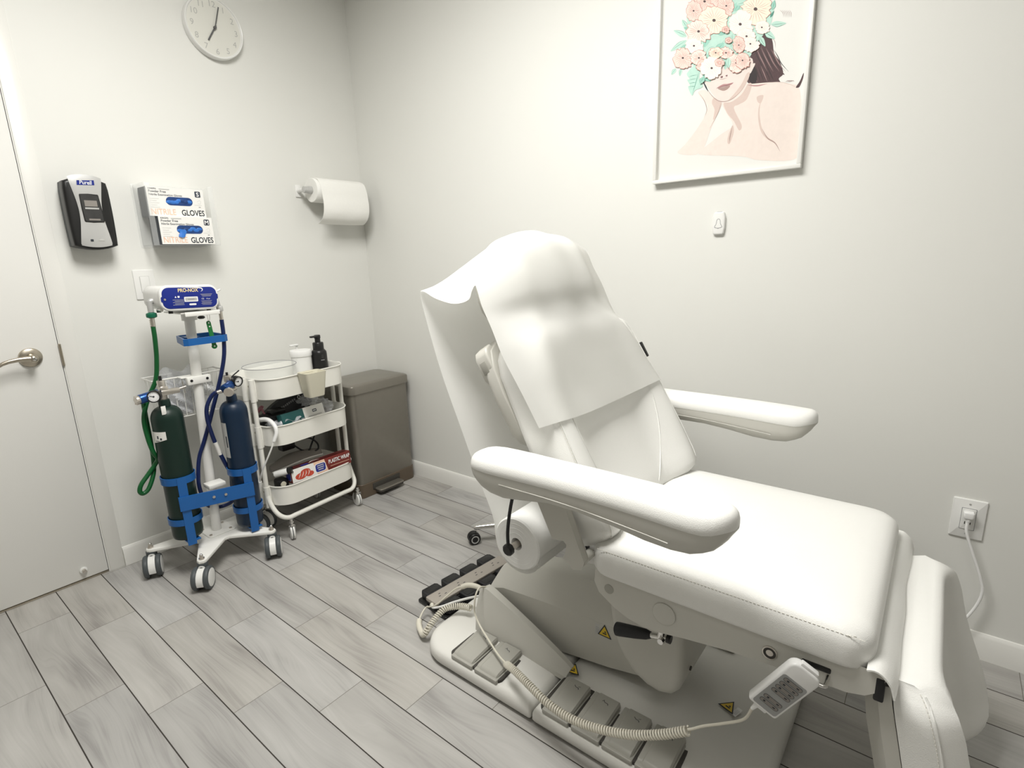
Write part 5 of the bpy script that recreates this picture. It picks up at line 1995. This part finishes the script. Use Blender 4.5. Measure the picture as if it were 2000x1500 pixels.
pb.grid(26, 18, bagf, M['bagfilm'], .001)
pb.grid(18, 14, lambda a, c: (-1.235 + .16 * a, -.165 + .012 * math.sin(a * 12 + c * 11), .664 + .19 * c + .012 * math.sin(a * 9)), M['bagfilm'], .001)
tag(pb.build('plastic_bag', loc=(-1.16, -.18, .66)), 'crumpled clear plastic bag in the wire basket behind the pole', 'plastic bag')

# ------------------------------------------------------------------ white three-tier cart
KX0, KX1, KY0, KY1 = -.938, -.494, -.425, -.080
KXC, KYC = (KX0 + KX1) / 2, (KY0 + KY1) / 2
kt = thing('utility_cart', 'white three tier metal utility cart between the gas stand and the bin', 'cart', (KXC, KYC, 0))
KW, KD = KX1 - KX0, KY1 - KY0
for nm, z1 in (('top_tray', .782), ('middle_tray', .566), ('bottom_tray', .276)):
    hgt = .094
    b = MB()
    out = rrect(KW, KD, .085, 8, KXC, KYC)
    seq = [(.006, 0), (.003, .002), (.003, .006), (.002, hgt - .006), (0, hgt - .004), (-.003, hgt - .001), (-.002, hgt + .002), (.002, hgt + .002), (.004, hgt - .002), (.0045, .006)]
    b.loft([[(p[0], p[1], z1 - hgt + z) for p in inset(out, i)] for i, z in seq], M['cream_metal'], cap0=True, cap1=True)
    b.build(nm, kt, angle=40)
for sgn, nm in ((-1, 'left'), (1, 'right')):
    x = KXC + sgn * (KW / 2 + .011)
    for yy, yb in ((-.330, -.395), (-.268, -.108)):
        b = MB()
        b.cyl((x, yy, .778), (x, yy, .30), .0105, M['cream_metal'], n=16)
        for z in (.784, .568, .278):
            b.cyl((x, yy, z - .104), (x, yy, z - .004), .0125, M['cream_metal'], n=18)
        b.build('post', kt)
    for z in (.782, .566, .276):
        b = MB()
        b.box((x - sgn * .010, -.299, z - .050), (.006, .085, .100), M['cream_metal'], .002)
        b.cyl((x - sgn * .006, -.302, z - .034), (x + sgn * .0, -.302, z - .034), .005, M['nickel'], n=10)
        b.build('post_bracket', kt)
for yy, yb in ((-.330, -.398), (-.268, -.108)):
    b = MB()
    zr = .116
    xl, xr = KX0 - .011, KX1 + .011
    pts = []
    b.tube([(xl, yy, .302), (xl, yy, .24), (xl + .001, yy + (yb - yy) * .3, .185), (xl + .012, yb + (yy - yb) * .25, .142), (xl + .045, yb, .118), (xl + .10, yb, zr), (KXC, yb, zr), (xr - .10, yb, zr), (xr - .045, yb, .118), (xr - .012, yb + (yy - yb) * .25, .142), (xr - .001, yy + (yb - yy) * .3, .185), (xr, yy, .24), (xr, yy, .302)], .0108, M['cream_metal'], n=14)
    b.build('base_rail', kt)


def cart_caster(x, y, ang):
    d = Vector((math.cos(ang), math.sin(ang), 0))
    n = Vector((-d.y, d.x, 0))
    c = Vector((x, y, .037)) + d * .012
    b = MB()
    b.cyl((x, y, .106), (x, y, .076), .008, M['chrome'], n=16)
    b.cyl((x, y, .094), (x, y, .088), .012, M['chrome'], n=16)
    b.cyl((x, y, .080), (x, y, .072), .013, M['chrome'], n=16)
    cst_ = b.build('caster', kt)
    b = MB()
    for s in (-1, 1):
        p = c + n * s * .0125
        b.loft([[Vector((x, y, .074)) + n * s * .0125 + d * e for e in (-.010, .014)] + [Vector((x, y, .074)) + n * s * .0140 + d * e for e in (.014, -.010)],
                [p + d * e for e in (-.007, .007)] + [p + n * s * .0015 + d * e for e in (.007, -.007)]], M['chrome'])
    b.loft([[Vector((x, y, .074)) + n * s * .0140 + d * e for s, e in ((-1, -.010), (1, -.010), (1, .014), (-1, .014))], [Vector((x, y, .077)) + n * s * .0140 + d * e for s, e in ((-1, -.010), (1, -.010), (1, .014), (-1, .014))]], M['chrome'])
    b.build('fork', cst_)
    b = MB()
    b.lathe([(.006, -.011), (.020, -.010), (.033, -.0105), (.037, -.007), (.037, -.002), (.0345, 0), (.037, .002), (.037, .007), (.033, .0105), (.020, .010), (.006, .011)], M['white'], c, n, 32)
    b.lathe([(.0372, -.0025), (.0352, 0), (.0372, .0025)], M['grey_rubber'], c, n, 32, cap0=False, cap1=False)
    b.build('wheel', cst_)


cart_caster(-.892, -.398, 1.15)
cart_caster(-.486, -.386, 1.35)
cart_caster(-.880, -.108, 1.0)
cart_caster(-.540, -.108, 1.3)

kt.rotation_euler = (0, 0, math.radians(4.5))
# cup hung on the front of the top tray
cp = MB()
co = rrect(.106, .082, .014, 5, 0, 0)
rings = []
for f, z, sc in ((0, -.112, .70), (0, -.109, .735), (0, 0, 1.0), (0, .002, 1.02), (0, .002, .975), (0, -.106, .70)):
    rings.append([(-.722 + p[0] * sc, -.474 + p[1] * sc, .790 + z) for p in co])
cp.loft(rings, M['cream'])
cp.box((-.722, -.430, .785), (.060, .012, .004), M['cream'], .001)
cp.box((-.722, -.423, .774), (.060, .003, .024), M['cream'], .001)
tag(cp.build('hanging_cup', loc=(-.722, -.474, .678)), 'cream tapered plastic cup hooked on the front of the cart', 'cup')

# top tray things
TB = .690
t = thing('clear_bowl', 'round clear plastic bowl on the left of the cart top', 'bowl', (-.800, -.248, TB))
b = MB()
b.lathe([(.085, 0), (.100, .004), (.112, .118), (.118, .121), (.118, .124), (.109, .122), (.097, .008), (.0, .006)], M['clear'], (-.800, -.248, TB + .001), (0, 0, 1), 40, cap1=False)
b.build('bowl', t)
b = MB()
b.tube([(-.800 + .118 * math.cos(a), -.248 + .118 * math.sin(a), TB + .124) for a in [2 * PI * k / 32 for k in range(32)]], .0016, M['ink_grey'], n=6, smooth=2, closed=True)
b.build('bowl_rim', t)
t = thing('jar', 'white lidded jar on the cart top behind the hanging cup', 'jar', (-.628, -.235, TB))
b = MB()
b.lathe([(.040, 0), (.046, .003), (.048, .120), (.048, .145)], M['white'], (-.628, -.235, TB + .001), (0, 0, 1), 36)
b.build('jar_body', t)
b = MB()
b.lathe([(.0505, .138), (.052, .141), (.052, .162), (.050, .167), (.030, .1685), (.0, .169)], M['pvc_white'], (-.628, -.235, TB + .001), (0, 0, 1), 36)
b.build('lid', t)
t = thing('pump_bottle', 'white pump bottle mostly hidden behind the white jar on the cart', 'bottle', (-.592, -.140, TB), 'pump bottles on the cart top')
b = MB()
b.lathe([(.025, 0), (.029, .003), (.029, .118), (.022, .132), (.012, .138)], M['white'], (-.592, -.140, TB + .001), (0, 0, 1), 28)
b.build('bottle_body', t)
b = MB()
b.lathe([(.014, .134), (.014, .148), (.005, .150), (.005, .172), (.009, .174), (.009, .182), (.004, .184)], M['pvc_white'], (-.592, -.140, TB + .001), (0, 0, 1), 20)
b.box((-.609, -.145, TB + .182), (.045, .014, .008), M['pvc_white'], .003)
b.build('pump_head', t)
t = thing('pump_bottle', 'black pump bottle standing on the cart top beside the white jar', 'bottle', (-.545, -.262, TB), 'pump bottles on the cart top')
b = MB()
b.lathe([(.034, 0), (.0375, .003), (.0375, .138), (.036, .150), (.028, .160), (.020, .162)], M['black'], (-.545, -.262, TB + .001), (0, 0, 1), 36)
bm_ = math.radians(248)
b.grid(6, 2, lambda a, q: (-.545 + .0379 * math.cos(bm_ + .5 * a), -.262 + .0379 * math.sin(bm_ + .5 * a), TB + .109 + .004 * q), M['ink_grey'])
for q in range(3):
    b.grid(6, 2, lambda a, c: (-.545 + .0379 * math.cos(bm_ + .1 + .3 * a), -.262 + .0379 * math.sin(bm_ + .1 + .3 * a), TB + .135 - q * .006 + .0012 * c), M['key'])
b.build('bottle_body', t)
b = MB()
b.lathe([(.0265, .160), (.0265, .192), (.024, .196), (.0135, .197), (.0135, .216), (.0155, .217), (.0155, .230), (.013, .233)], M['black'], (-.545, -.262, TB + .001), (0, 0, 1), 28)
b.box((-.566, -.270, TB + .2285), (.046, .016, .009), M['black'], .003)
b.build('pump_head', t)

# middle tray things
MBZ = .476
t = thing('pouch', 'large black pouch with small white lettering leaning in the cart middle tray', 'pouch', (-.715, -.24, MBZ))
b = MB()


def pouchf(a, c):
    # leaning oval slab rising to the right
    p = Vector((-.880, -.255, .548)).lerp(Vector((-.610, -.215, .634)), a)
    wide = .072 * math.sin(PI * (.10 + .86 * a)) ** .6
    up = Vector((-.30, .10, .90)).normalized()
    return p + up * wide * (c - .62) * 2


b.grid(24, 10, pouchf, M['black_soft'], .030)
u_ = Vector((.270, .04, .086)).normalized()
b.at(frame(Vector((-.795, -.240, .594)), u_, Vector((-.30, .05, .90))))
for q in range(9):
    b.box((.004 + q * .0112, .001, .0315), (.0075, (.009, .012, .010)[q % 3], .0004), M['ink_grey'])
b.lathe([(.0095, .0), (.0095, .001), (.0055, .001), (.0055, 0), (.0095, 0)], M['ink_white'], (.120, -.001, .0315), (0, 0, 1), 20, cap0=False, cap1=False)
b.at(Matrix())
b.build('pouch_body', t)
b = MB()
b.box((-.845, -.30, .570), (.11, .08, .050), M['black_soft'], .010)
b.box((-.825, -.30, .602), (.07, .05, .020), M['black'], .004)
tag(b.build('case', loc=(-.845, -.30, .54)), 'low black case lying at the left of the cart middle tray', 'case')
b = MB()
b.tube([(-.885, -.25, .605), (-.872, -.26, .618), (-.868, -.27, .600), (-.860, -.29, .575), (-.842, -.31, .558)], .006, M['pink'], n=8, r_end=.003)
b.tube([(-.884, -.25, .612), (-.870, -.255, .628), (-.862, -.26, .622)], .005, M['pink'], n=8)
tag(b.build('strap', loc=(-.87, -.27, .56)), 'small pink rubber strap beside the cart posts in the middle tray', 'strap')
t = thing('carton', 'teal and white carton lying in the cart middle tray', 'carton', (-.735, -.385, .500))
b = MB()
cm = frame((-.735, -.368, .566), (1, .10, .0), (-.02, .30, 1))
b.at(cm)
b.box((-.058, 0, 0), (.116, .070, .036), M['card_teal'], .001)
b.box((.057, 0, 0), (.114, .070, .036), M['card'], .001)
b.box((.057, .0355, .0), (.112, .002, .036), M['card'])
for q in range(3):
    b.box((-.060 + q * .024, -.012, .0186), (.018, .006, .0003), M['ink_grey'])
b.flat(rrect(.024, .013, .003, 3, .060, .012), .0186, M['card_navy'])
b.box((.060, .012, .0188), (.016, .004, .0002), M['ink_white'])
b.box((.058, -.010, .0186), (.075, .0016, .0002), M['ink_grey'])
b.box((.040, -.015, .0186), (.050, .0012, .0002), M['ink_soft'])
b.at(Matrix())
b.build('carton_body', t)
random.seed(11)
b = MB()


def crump(cx, cy, cz, sx, sy, sz, n=14, seed=1):
    rr = random.Random(seed)
    ph = [rr.uniform(0, 6) for _ in range(8)]

    def f(a, c):
        th, fi = 2 * PI * a, PI * c
        r = 1 + .18 * math.sin(3 * th + ph[0] + 4 * fi) + .14 * math.sin(7 * th + ph[1]) * math.sin(5 * fi + ph[2]) + .10 * math.sin(11 * fi + ph[3] + 2 * th)
        return (cx + sx * r * math.sin(fi) * math.cos(th), cy + sy * r * math.sin(fi) * math.sin(th), cz + sz * r * math.cos(fi))
    return f


b.grid(28, 16, crump(-.652, -.290, .618, .050, .035, .026, seed=2), M['bagfilm'])
b.grid(20, 12, crump(-.640, -.285, .640, .018, .018, .026, seed=4), M['bagfilm'])
tag(b.build('plastic_wrapper', loc=(-.65, -.28, .57)), 'crumpled clear plastic wrapper on top of the teal and white carton', 'wrapper', 'crumpled clear wrappers in the cart')
b = MB()
b.grid(28, 16, crump(-.565, -.28, .560, .040, .045, .036, seed=6), M['bagfilm'])
tag(b.build('plastic_wrapper', loc=(-.565, -.28, .51)), 'crumpled clear bag at the right end of the cart middle tray', 'wrapper', 'crumpled clear wrappers in the cart')
b = MB()
b.box((-.565, -.27, .530), (.050, .070, .040), M['grey_soft'], .006)
tag(b.build('small_box', loc=(-.565, -.27, .51)), 'small brown grey box under the clear bag in the middle tray', 'box')
b = MB()
b.grid(26, 12, lambda a, c: (-.905 + .150 * a, -.395 + .055 * c, .566 + .008 * math.sin(a * 14 + c * 9) + .006 * math.sin(c * 12) - .006 * abs(a - .5)), M['bagfilm'], .002)
b.grid(26, 12, lambda a, c: (-.900 + .140 * a, -.392 + .05 * c, .548 + .006 * math.sin(a * 11 + c * 6)), M['bagfilm'], .002)
tag(b.build('plastic_sleeve', loc=(-.83, -.37, .52)), 'flat clear plastic sleeve at the front of the middle tray', 'sleeve')
t = thing('hand_piece', 'bright white curved hand piece hooked over the middle tray, its cord hanging', 'hand piece', (-.905, -.372, .47))
b = MB()
b.tube([(-.915, -.300, .580), (-.912, -.360, .594), (-.911, -.405, .594), (-.909, -.440, .574), (-.912, -.450, .545), (-.926, -.446, .510)], .0112, M['pvc_white'], n=14, r_end=.0078)
b.build('handle', t)
b = MB()
b.tube([(-.926, -.446, .512), (-.938, -.440, .480), (-.954, -.428, .440), (-.968, -.408, .395), (-.976, -.385, .350), (-.977, -.365, .312)], .0036, M['white'], n=8)
b.tube([(-.977, -.366, .318), (-.978, -.357, .285), (-.977, -.347, .262)], .0095, M['white'], n=10)
b.tube([(-.977, -.347, .264), (-.976, -.30, .33), (-.972, -.26, .385), (-.965, -.20, .40)], .0030, M['ink_soft'], n=8)
b.build('cord', t)

# bottom tray things
LBZ = .178
t = thing('wrap_box', 'dark red plastic wrap box lying in the cart bottom tray', 'box', (-.690, -.385, .25))
b = MB()
x0, x1, y0, y1, z0, z1 = -.845, -.522, -.405, -.345, .262, .312
b.at(frame(((x0 + x1) / 2, -.407, (z0 + z1) / 2 + .016), (1, .0, .0), (0, .12, 1)))
Lx, Hz = (x1 - x0) / 2, .0325
b.box((0, 0, -.030), (2 * Lx, 2 * Hz, .058), M['card_red'], .0015)
Zf = .0
b.flat([(-Lx, -Hz), (-Lx + .13, -Hz), (-Lx + .115, Hz), (-Lx, Hz)], Zf + .0002, M['card'])
b.flat([(-Lx + .13, -Hz), (-Lx + .19, -Hz), (-Lx + .175, Hz), (-Lx + .115, Hz)], Zf + .0002, M['peach'])
for (cx_, cy_, rx, ry) in ((-Lx + .045, -.010, .030, .016), (-Lx + .070, .004, .026, .014), (-Lx + .090, -.012, .022, .013)):
    b.flat([(cx_ + rx * math.cos(a), cy_ + ry * math.sin(a)) for a in [2 * PI * k / 14 for k in range(14)]], Zf + .0004 + .0001 * cx_, M['tomato'])
for k in range(4):
    b.line([(-Lx + .030 + k * .016, -.018), (-Lx + .040 + k * .016, -.004), (-Lx + .046 + k * .014, .010)], .003, Zf + .0007, M['card'], taper=True)
bc = -Lx + .150
b.flat(rrect(.060, .044, .012, 5, bc, -.001), Zf + .0006, M['ink_white'])
b.flat(rrect(.054, .038, .010, 5, bc, -.001), Zf + .0009, M['card_blue'])
for q in range(3):
    b.box((bc, .010 - q * .010, Zf + .0011), (.036 - .008 * (q == 2), .0045, .0002), M['ink_soft'])
b.text('PLASTIC WRAP', .0270, M['ink_white'], Lx - .006, .0215, Zf + .0006, 'RIGHT', bold=.02, sx=.66)
b.box((Lx - .065, -.012, Zf + .0004), (.110, .0018, .0002), M['peach'])
# top flap print
b.at(frame(((x0 + x1) / 2, -.380, z1 + .0235), (1, 0, 0), (0, 1, -.12)))
b.flat([(-Lx + .01, -.024), (-Lx + .15, -.024), (-Lx + .13, .024), (-Lx + .02, .024)], .0004, M['card_red_dark'])
b.flat(rrect(.040, .020, .006, 4, -Lx + .075, -.014), .0008, M['card_blue'])
b.line([(-Lx + .10, -.01), (-Lx + .13, .008), (-Lx + .16, -.004)], .008, .0008, M['card'], taper=True)
b.box((.06, .0, .0003), (.18, .030, .0002), M['card_red_dark'])
# end panel badge
b.at(frame(((x0), -.378, (z0 + z1) / 2 + .012), (0, -1, 0), (0, .0, 1)))
b.flat(rrect(.044, .040, .010, 5, 0, -.002), .0012, M['ink_soft'])
b.flat(rrect(.040, .036, .010, 5, 0, -.002), .0015, M['card_blue'])
b.at(Matrix())
b.build('wrap_carton', t)
b = MB()
rings = []
for k in range(13):
    s = k / 12
    x = -.872 + .285 * s
    w = .050 * math.sin(PI * (.06 + .90 * s)) ** .7
    z = .322 + .030 * math.sin(PI * s * .85) - .012 * s
    y = -.262 + .02 * s
    rings.append([(x, y - w, z - .020), (x, y - w * .96, z - .010), (x, y - w * .4, z + .006), (x, y + w * .4, z + .010), (x, y + w, z), (x, y + w, z - .010), (x, y, z - .020)])
b.loft(rings, M['grey_soft'])
b.tube([r[0] for r in rings], .0045, M['card'], n=6, smooth=3)
tag(b.build('paddle_device', loc=(-.73, -.25, .30)), 'grey oval paddle shaped device lying behind the plastic wrap box', 'device')
b = MB()
b.cyl((-.895, -.345, .318), (-.850, -.392, .333), .015, M['white'], n=20, bev=.004)
b.cyl((-.852, -.390, .332), (-.838, -.405, .337), .0155, M['black'], n=20)
tag(b.build('cylinder_tool', loc=(-.87, -.37, .30)), 'short white and black cylinder at the left of the bottom tray', 'cylinder')
b = MB()
b.box((-.868, -.345, .250), (.050, .060, .080), M['black'], .010)
b.cyl((-.874, -.378, .270), (-.874, -.372, .270), .013, M['cream'], n=18)
tag(b.build('boxy_device', loc=(-.868, -.345, .21)), 'black boxy device with a cream disc at the left of the bottom tray', 'device')
b = MB()
b.box((-.745, -.20, .395), (.070, .050, .055), M['black'], .008)
b.tube([(-.71, -.21, .400), (-.68, -.24, .414), (-.645, -.26, .408), (-.615, -.265, .375), (-.610, -.262, .345), (-.63, -.26, .335)], .0042, M['black_soft'], n=8)
b.tube([(-.600, -.24, .445), (-.615, -.245, .410), (-.640, -.25, .370), (-.66, -.255, .345), (-.69, -.25, .335)], .0042, M['black_soft'], n=8)
b.tube([(-.715, -.215, .385), (-.695, -.235, .360), (-.675, -.245, .345)], .0042, M['black_soft'], n=8)
tag(b.build('looped_cable', loc=(-.68, -.22, .33)), 'looping black cable and adapter at the back of the bottom tray', 'cable')

# ------------------------------------------------------------------ step bin in the corner
bn_ = thing('step_bin', 'taupe grey metal pedal bin standing in the room corner beside the cart', 'bin', (-.232, -.185, 0))
NX0, NX1, NY0, NY1 = -.428, -.032, -.325, -.040
nxc, nyc = (NX0 + NX1) / 2, (NY0 + NY1) / 2
out = rrect(NX1 - NX0, NY1 - NY0, .034, 6, nxc, nyc)
b = MB()
b.loft([[(p[0], p[1], z) for p in inset(out, i)] for i, z in ((.004, .078), (.003, .080), (.004, .588))], M['bin'])
b.build('bin_body', bn_, angle=30)
b = MB()
b.loft([[(p[0], p[1], z) for p in (inset(out, i) if i else out)] for i, z in ((.002, 0), (0, .003), (0, .078), (.002, .081))], M['bin_side'])
b.build('base_band', bn_, angle=30)
b = MB()
lid = []
for i, z in ((-.001, .588), (-.005, .590), (-.005, .626), (-.002, .632), (.006, .636)):
    lid.append([(p[0], p[1], z + (.010 * max(0, 1 - abs(p[0] - nxc) / .22) if z > .63 else 0)) for p in shrink(out, i)])
for i, z in ((.03, .638), (.08, .640), (.13, .641)):
    lid.append([(p[0], p[1], z + .010 * max(0, 1 - abs(p[0] - nxc) / .22)) for p in shrink(out, i)])
b.loft(lid, M['bin'])
b.build('lid', bn_, angle=35)
b = MB()
b.box((nxc - .020, NY0 - .001, .050), (.190, .004, .036), M['recess'], .001)
b.slab(rrect(.172, .060, .016, 5, nxc - .020, NY0 - .026), .030, .040, M['steel'] if False else M['bin'], .004)
b.slab(rrect(.168, .056, .015, 5, nxc - .020, NY0 - .026), .020, .031, M['recess'], .002)
b.build('foot_pedal', bn_)

# ------------------------------------------------------------------ wheeled stool, mostly hidden behind the chair
SX, SY = -.215, -1.335
so = thing('wheeled_stool', 'chrome five star wheeled stool mostly hidden behind the treatment chair', 'stool', (SX, SY, 0))
b = MB()
sa = [math.radians(134 + 72 * k) for k in range(5)]
for a in sa:
    c, s = math.cos(a), math.sin(a)
    rings = []
    for r, z, w, h in ((.03, .088, .020, .018), (.14, .084, .017, .014), (.26, .078, .014, .011), (.272, .078, .009, .009)):
        ctr = Vector((SX + r * c, SY + r * s, z))
        n = Vector((-s, c, 0))
        rings.append([ctr + n * w * math.cos(q) + Vector((0, 0, h * math.sin(q))) for q in [2 * PI * k / 12 for k in range(12)]])
    b.loft(rings, M['chrome'])
b.cyl((SX, SY, .055), (SX, SY, .115), .034, M['chrome'], n=24, bev=.005)
b.build('star_base', so)
for a, ra in zip(sa, (2.6, .4, 1.9, 3.0, 1.0)):
    x, y = SX + .262 * math.cos(a), SY + .262 * math.sin(a)
    d = Vector((math.cos(ra), math.sin(ra), 0))
    n = Vector((-d.y, d.x, 0))
    ctr = Vector((x, y, .027)) + d * .012
    b = MB()
    b.cyl((x, y, .050), (x, y, .080), .0055, M['chrome'], n=12)
    rings = []
    for k in range(9):
        q = math.radians(0 + 200 * k / 8)
        p = ctr + d * math.cos(q) * .029 + Vector((0, 0, 1)) * math.sin(q) * .029
        p2 = ctr + d * math.cos(q) * .022 + Vector((0, 0, 1)) * math.sin(q) * .022
        rings.append([p + n * .010, p - n * .010, p2 - n * .010, p2 + n * .010])
    b.loft(rings, M['black'])
    cst_ = b.build('caster', so)
    for s in (-1, 1):
        b = MB()
        b.lathe([(.006, 0), (.024, 0), (.027, .003), (.027, .014), (.024, .017), (.016, .018), (.004, .018)], M['black'], ctr + n * s * .005, n * s, 24)
        b.lathe([(.0185, .0182), (.016, .0195), (.0135, .0182)], M['silver'], ctr + n * s * .005, n * s, 24, cap0=False, cap1=False)
        b.build('wheel', cst_)
b = MB()
b.cyl((SX, SY, .10), (SX, SY, .30), .0245, M['black'], n=24)
b.cyl((SX, SY, .30), (SX, SY, .425), .0135, M['chrome'], n=20)
b.build('gas_lift', so)
b = MB()
b.lathe([(.10, .418), (.145, .422), (.165, .436), (.168, .455), (.162, .476), (.145, .488), (.09, .494), (.0, .496)], M['leather'], (SX, SY, 0), (0, 0, 1), 44)
b.build('seat', so)

# ------------------------------------------------------------------ black foot control with metal bar
FA = math.radians(-6.0)
FX, FY = -.674, -1.362
fx = Vector((math.cos(FA), math.sin(FA), 0))
fy = Vector((-fx.y, fx.x, 0))
ft = thing('foot_control', 'black eight pedal foot control with a metal centre bar behind the chair base', 'foot control', (FX, FY, 0))
FM = frame((FX, FY, 0), fx, fy)
b = MB().at(FM)
b.slab(rrect(.385, .170, .008, 3), .0, .012, M['black'], .003)
b.slab(rrect(.372, .080, .006, 3), .012, .030, M['black'], .003)
b.at(Matrix())
b.build('control_base', ft)
b = MB().at(FM)
b.slab(rrect(.384, .064, .005, 3), .0315, .0455, M['pedal_bar'], .002)
for k in range(4):
    x = -.138 + .092 * k
    for dx, dy in ((-.006, .010), (.012, -.006), (-.014, -.004)):
        b.box((x + dx, dy, .0456), (.009, .003, .0003), M['ink'])
b.at(Matrix())
b.build('centre_bar', ft)
for sgn in (-1, 1):
    for k in range(4):
        x = -.141 + .094 * k
        b = MB().at(FM)
        o = [(x - .038, sgn * .034), (x + .038, sgn * .034), (x + .038, sgn * .074), (x + .030, sgn * .084), (x - .030, sgn * .084), (x - .038, sgn * .074)]
        if sgn > 0:
            pass
        else:
            o = o[::-1]
        b.slab(o, .016, .042, M['black_soft'], .005, 2, .002)
        b.box((x, sgn * .058, .0424), (.056, .030, .0012), M['black'], .0005)
        b.at(Matrix())
        b.build('pedal', ft)
b = MB()
P0 = FM @ Vector((-.196, -.012, .034))
b.sphere(P0, .0085, M['cord'])
b.tube([P0, P0 + Vector((-.012, -.020, .004)), P0 + Vector((.000, -.052, .016)), (-.845, -1.445, .070), (-.826, -1.500, .098), (-.822, -1.560, .130), (-.828, -1.606, .158)], .0042, M['white'], n=9)
b.build('cord', ft)

# ------------------------------------------------------------------ hand remote hanging from the seat
RO = Vector((-1.045, -2.547, .458))
rx = Vector((.19, -.82, -.535))
ry = Vector((.09, -.53, .845))
RM = frame(RO, rx, ry)
rm = thing('hand_remote', 'white hand remote with grey keypad hanging below the seat edge', 'remote control', RO)
b = MB().at(RM)
o = rrect(.060, .135, (.006, .017, .017, .006), 5)
b.slab(o, -.011, .011, M['pvc_white'], .005, 3)
b.box((0, .067, .002), (.034, .012, .012), M['pvc_white'], .002)
b.box((.0, -.069, 0), (.026, .010, .012), M['pvc_white'], .002)
b.cyl((-.006, -.070, 0), (-.006, -.088, .0), .0055, M['pvc_white'], r1=.0035, n=14)
b.at(Matrix())
b.build('remote_body', rm)
b = MB().at(RM)
b.slab(rrect(.049, .094, .005, 4, 0, -.014), .0108, .0115, M['screen'])
for k, y in enumerate((.024, .0125, .001, -.0105, -.033, -.0445)):
    b.slab(rrect(.038, .0092, .0045, 4, 0, y), .0113, .0120, M['key'])
    b.slab(rrect(.0355, .0068, .0033, 4, 0, y), .0118, .0123, M['grey_soft'])
    b.box((-.010, y, .0124), (.004, .003, .0003), M['ink'])
    b.box((.010, y, .0124), (.005, .002, .0003), M['ink'])
b.at(Matrix())
note(b.build('keypad', rm), 'grey keypad with dark oval keys')
b = MB()
cst = RM @ Vector((-.006, -.086, 0))
b.tube([cst, (-1.046, -2.480, .345), (-1.048, -2.440, .312), (-1.052, -2.405, .288), (-1.058, -2.383, .272), (-1.062, -2.374, .268)], .0030, M['cord'], n=8)
b.coil([(-1.062, -2.376, .266), (-1.070, -2.32, .228), (-1.078, -2.25, .190), (-1.084, -2.17, .162), (-1.086, -2.09, .146), (-1.080, -2.015, .146), (-1.065, -1.950, .150), (-1.040, -1.880, .142), (-1.014, -1.826, .120)], .0088, .0024, .0072, M['cord'])
b.tube([(-1.014, -1.826, .120), (-.985, -1.770, .104), (-.955, -1.700, .112), (-.935, -1.650, .125), (-.926, -1.624, .150), (-.924, -1.622, .180), (-.912, -1.620, .210), (-.890, -1.618, .222), (-.862, -1.620, .210)], .0030, M['cord'], n=8)
b.build('coiled_cord', rm)

# second coiled cord curled round the rear corner of the chair base
b = MB()
b.tube([(-.838, -1.596, .160), (-.846, -1.570, .180), (-.856, -1.535, .180), (-.864, -1.510, .168)], .0085, M['cord'], n=12)
b.tube([(-.862, -1.514, .170), (-.872, -1.480, .150), (-.905, -1.420, .085), (-.900, -1.372, .052), (-.895, -1.352, .040), (-.912, -1.350, .030), (-.940, -1.362, .022), (-.952, -1.374, .022)], .0030, M['cord'], n=8)
b.tube([(-.946, -1.366, .020), (-.966, -1.388, .020), (-.986, -1.424, .020), (-.992, -1.440, .026), (-.990, -1.450, .036)], .0100, M['cord'], n=12)
b.coil([(-.990, -1.448, .036), (-.978, -1.452, .050), (-.946, -1.452, .066), (-.905, -1.462, .086), (-.872, -1.500, .092), (-.862, -1.545, .098)], .0094, .0026, .0076, M['cord'])
tag(b.build('coiled_cord', loc=(-.95, -1.44, 0)), 'ivory coiled cord looping onto the floor at the rear corner of the chair base', 'cord')
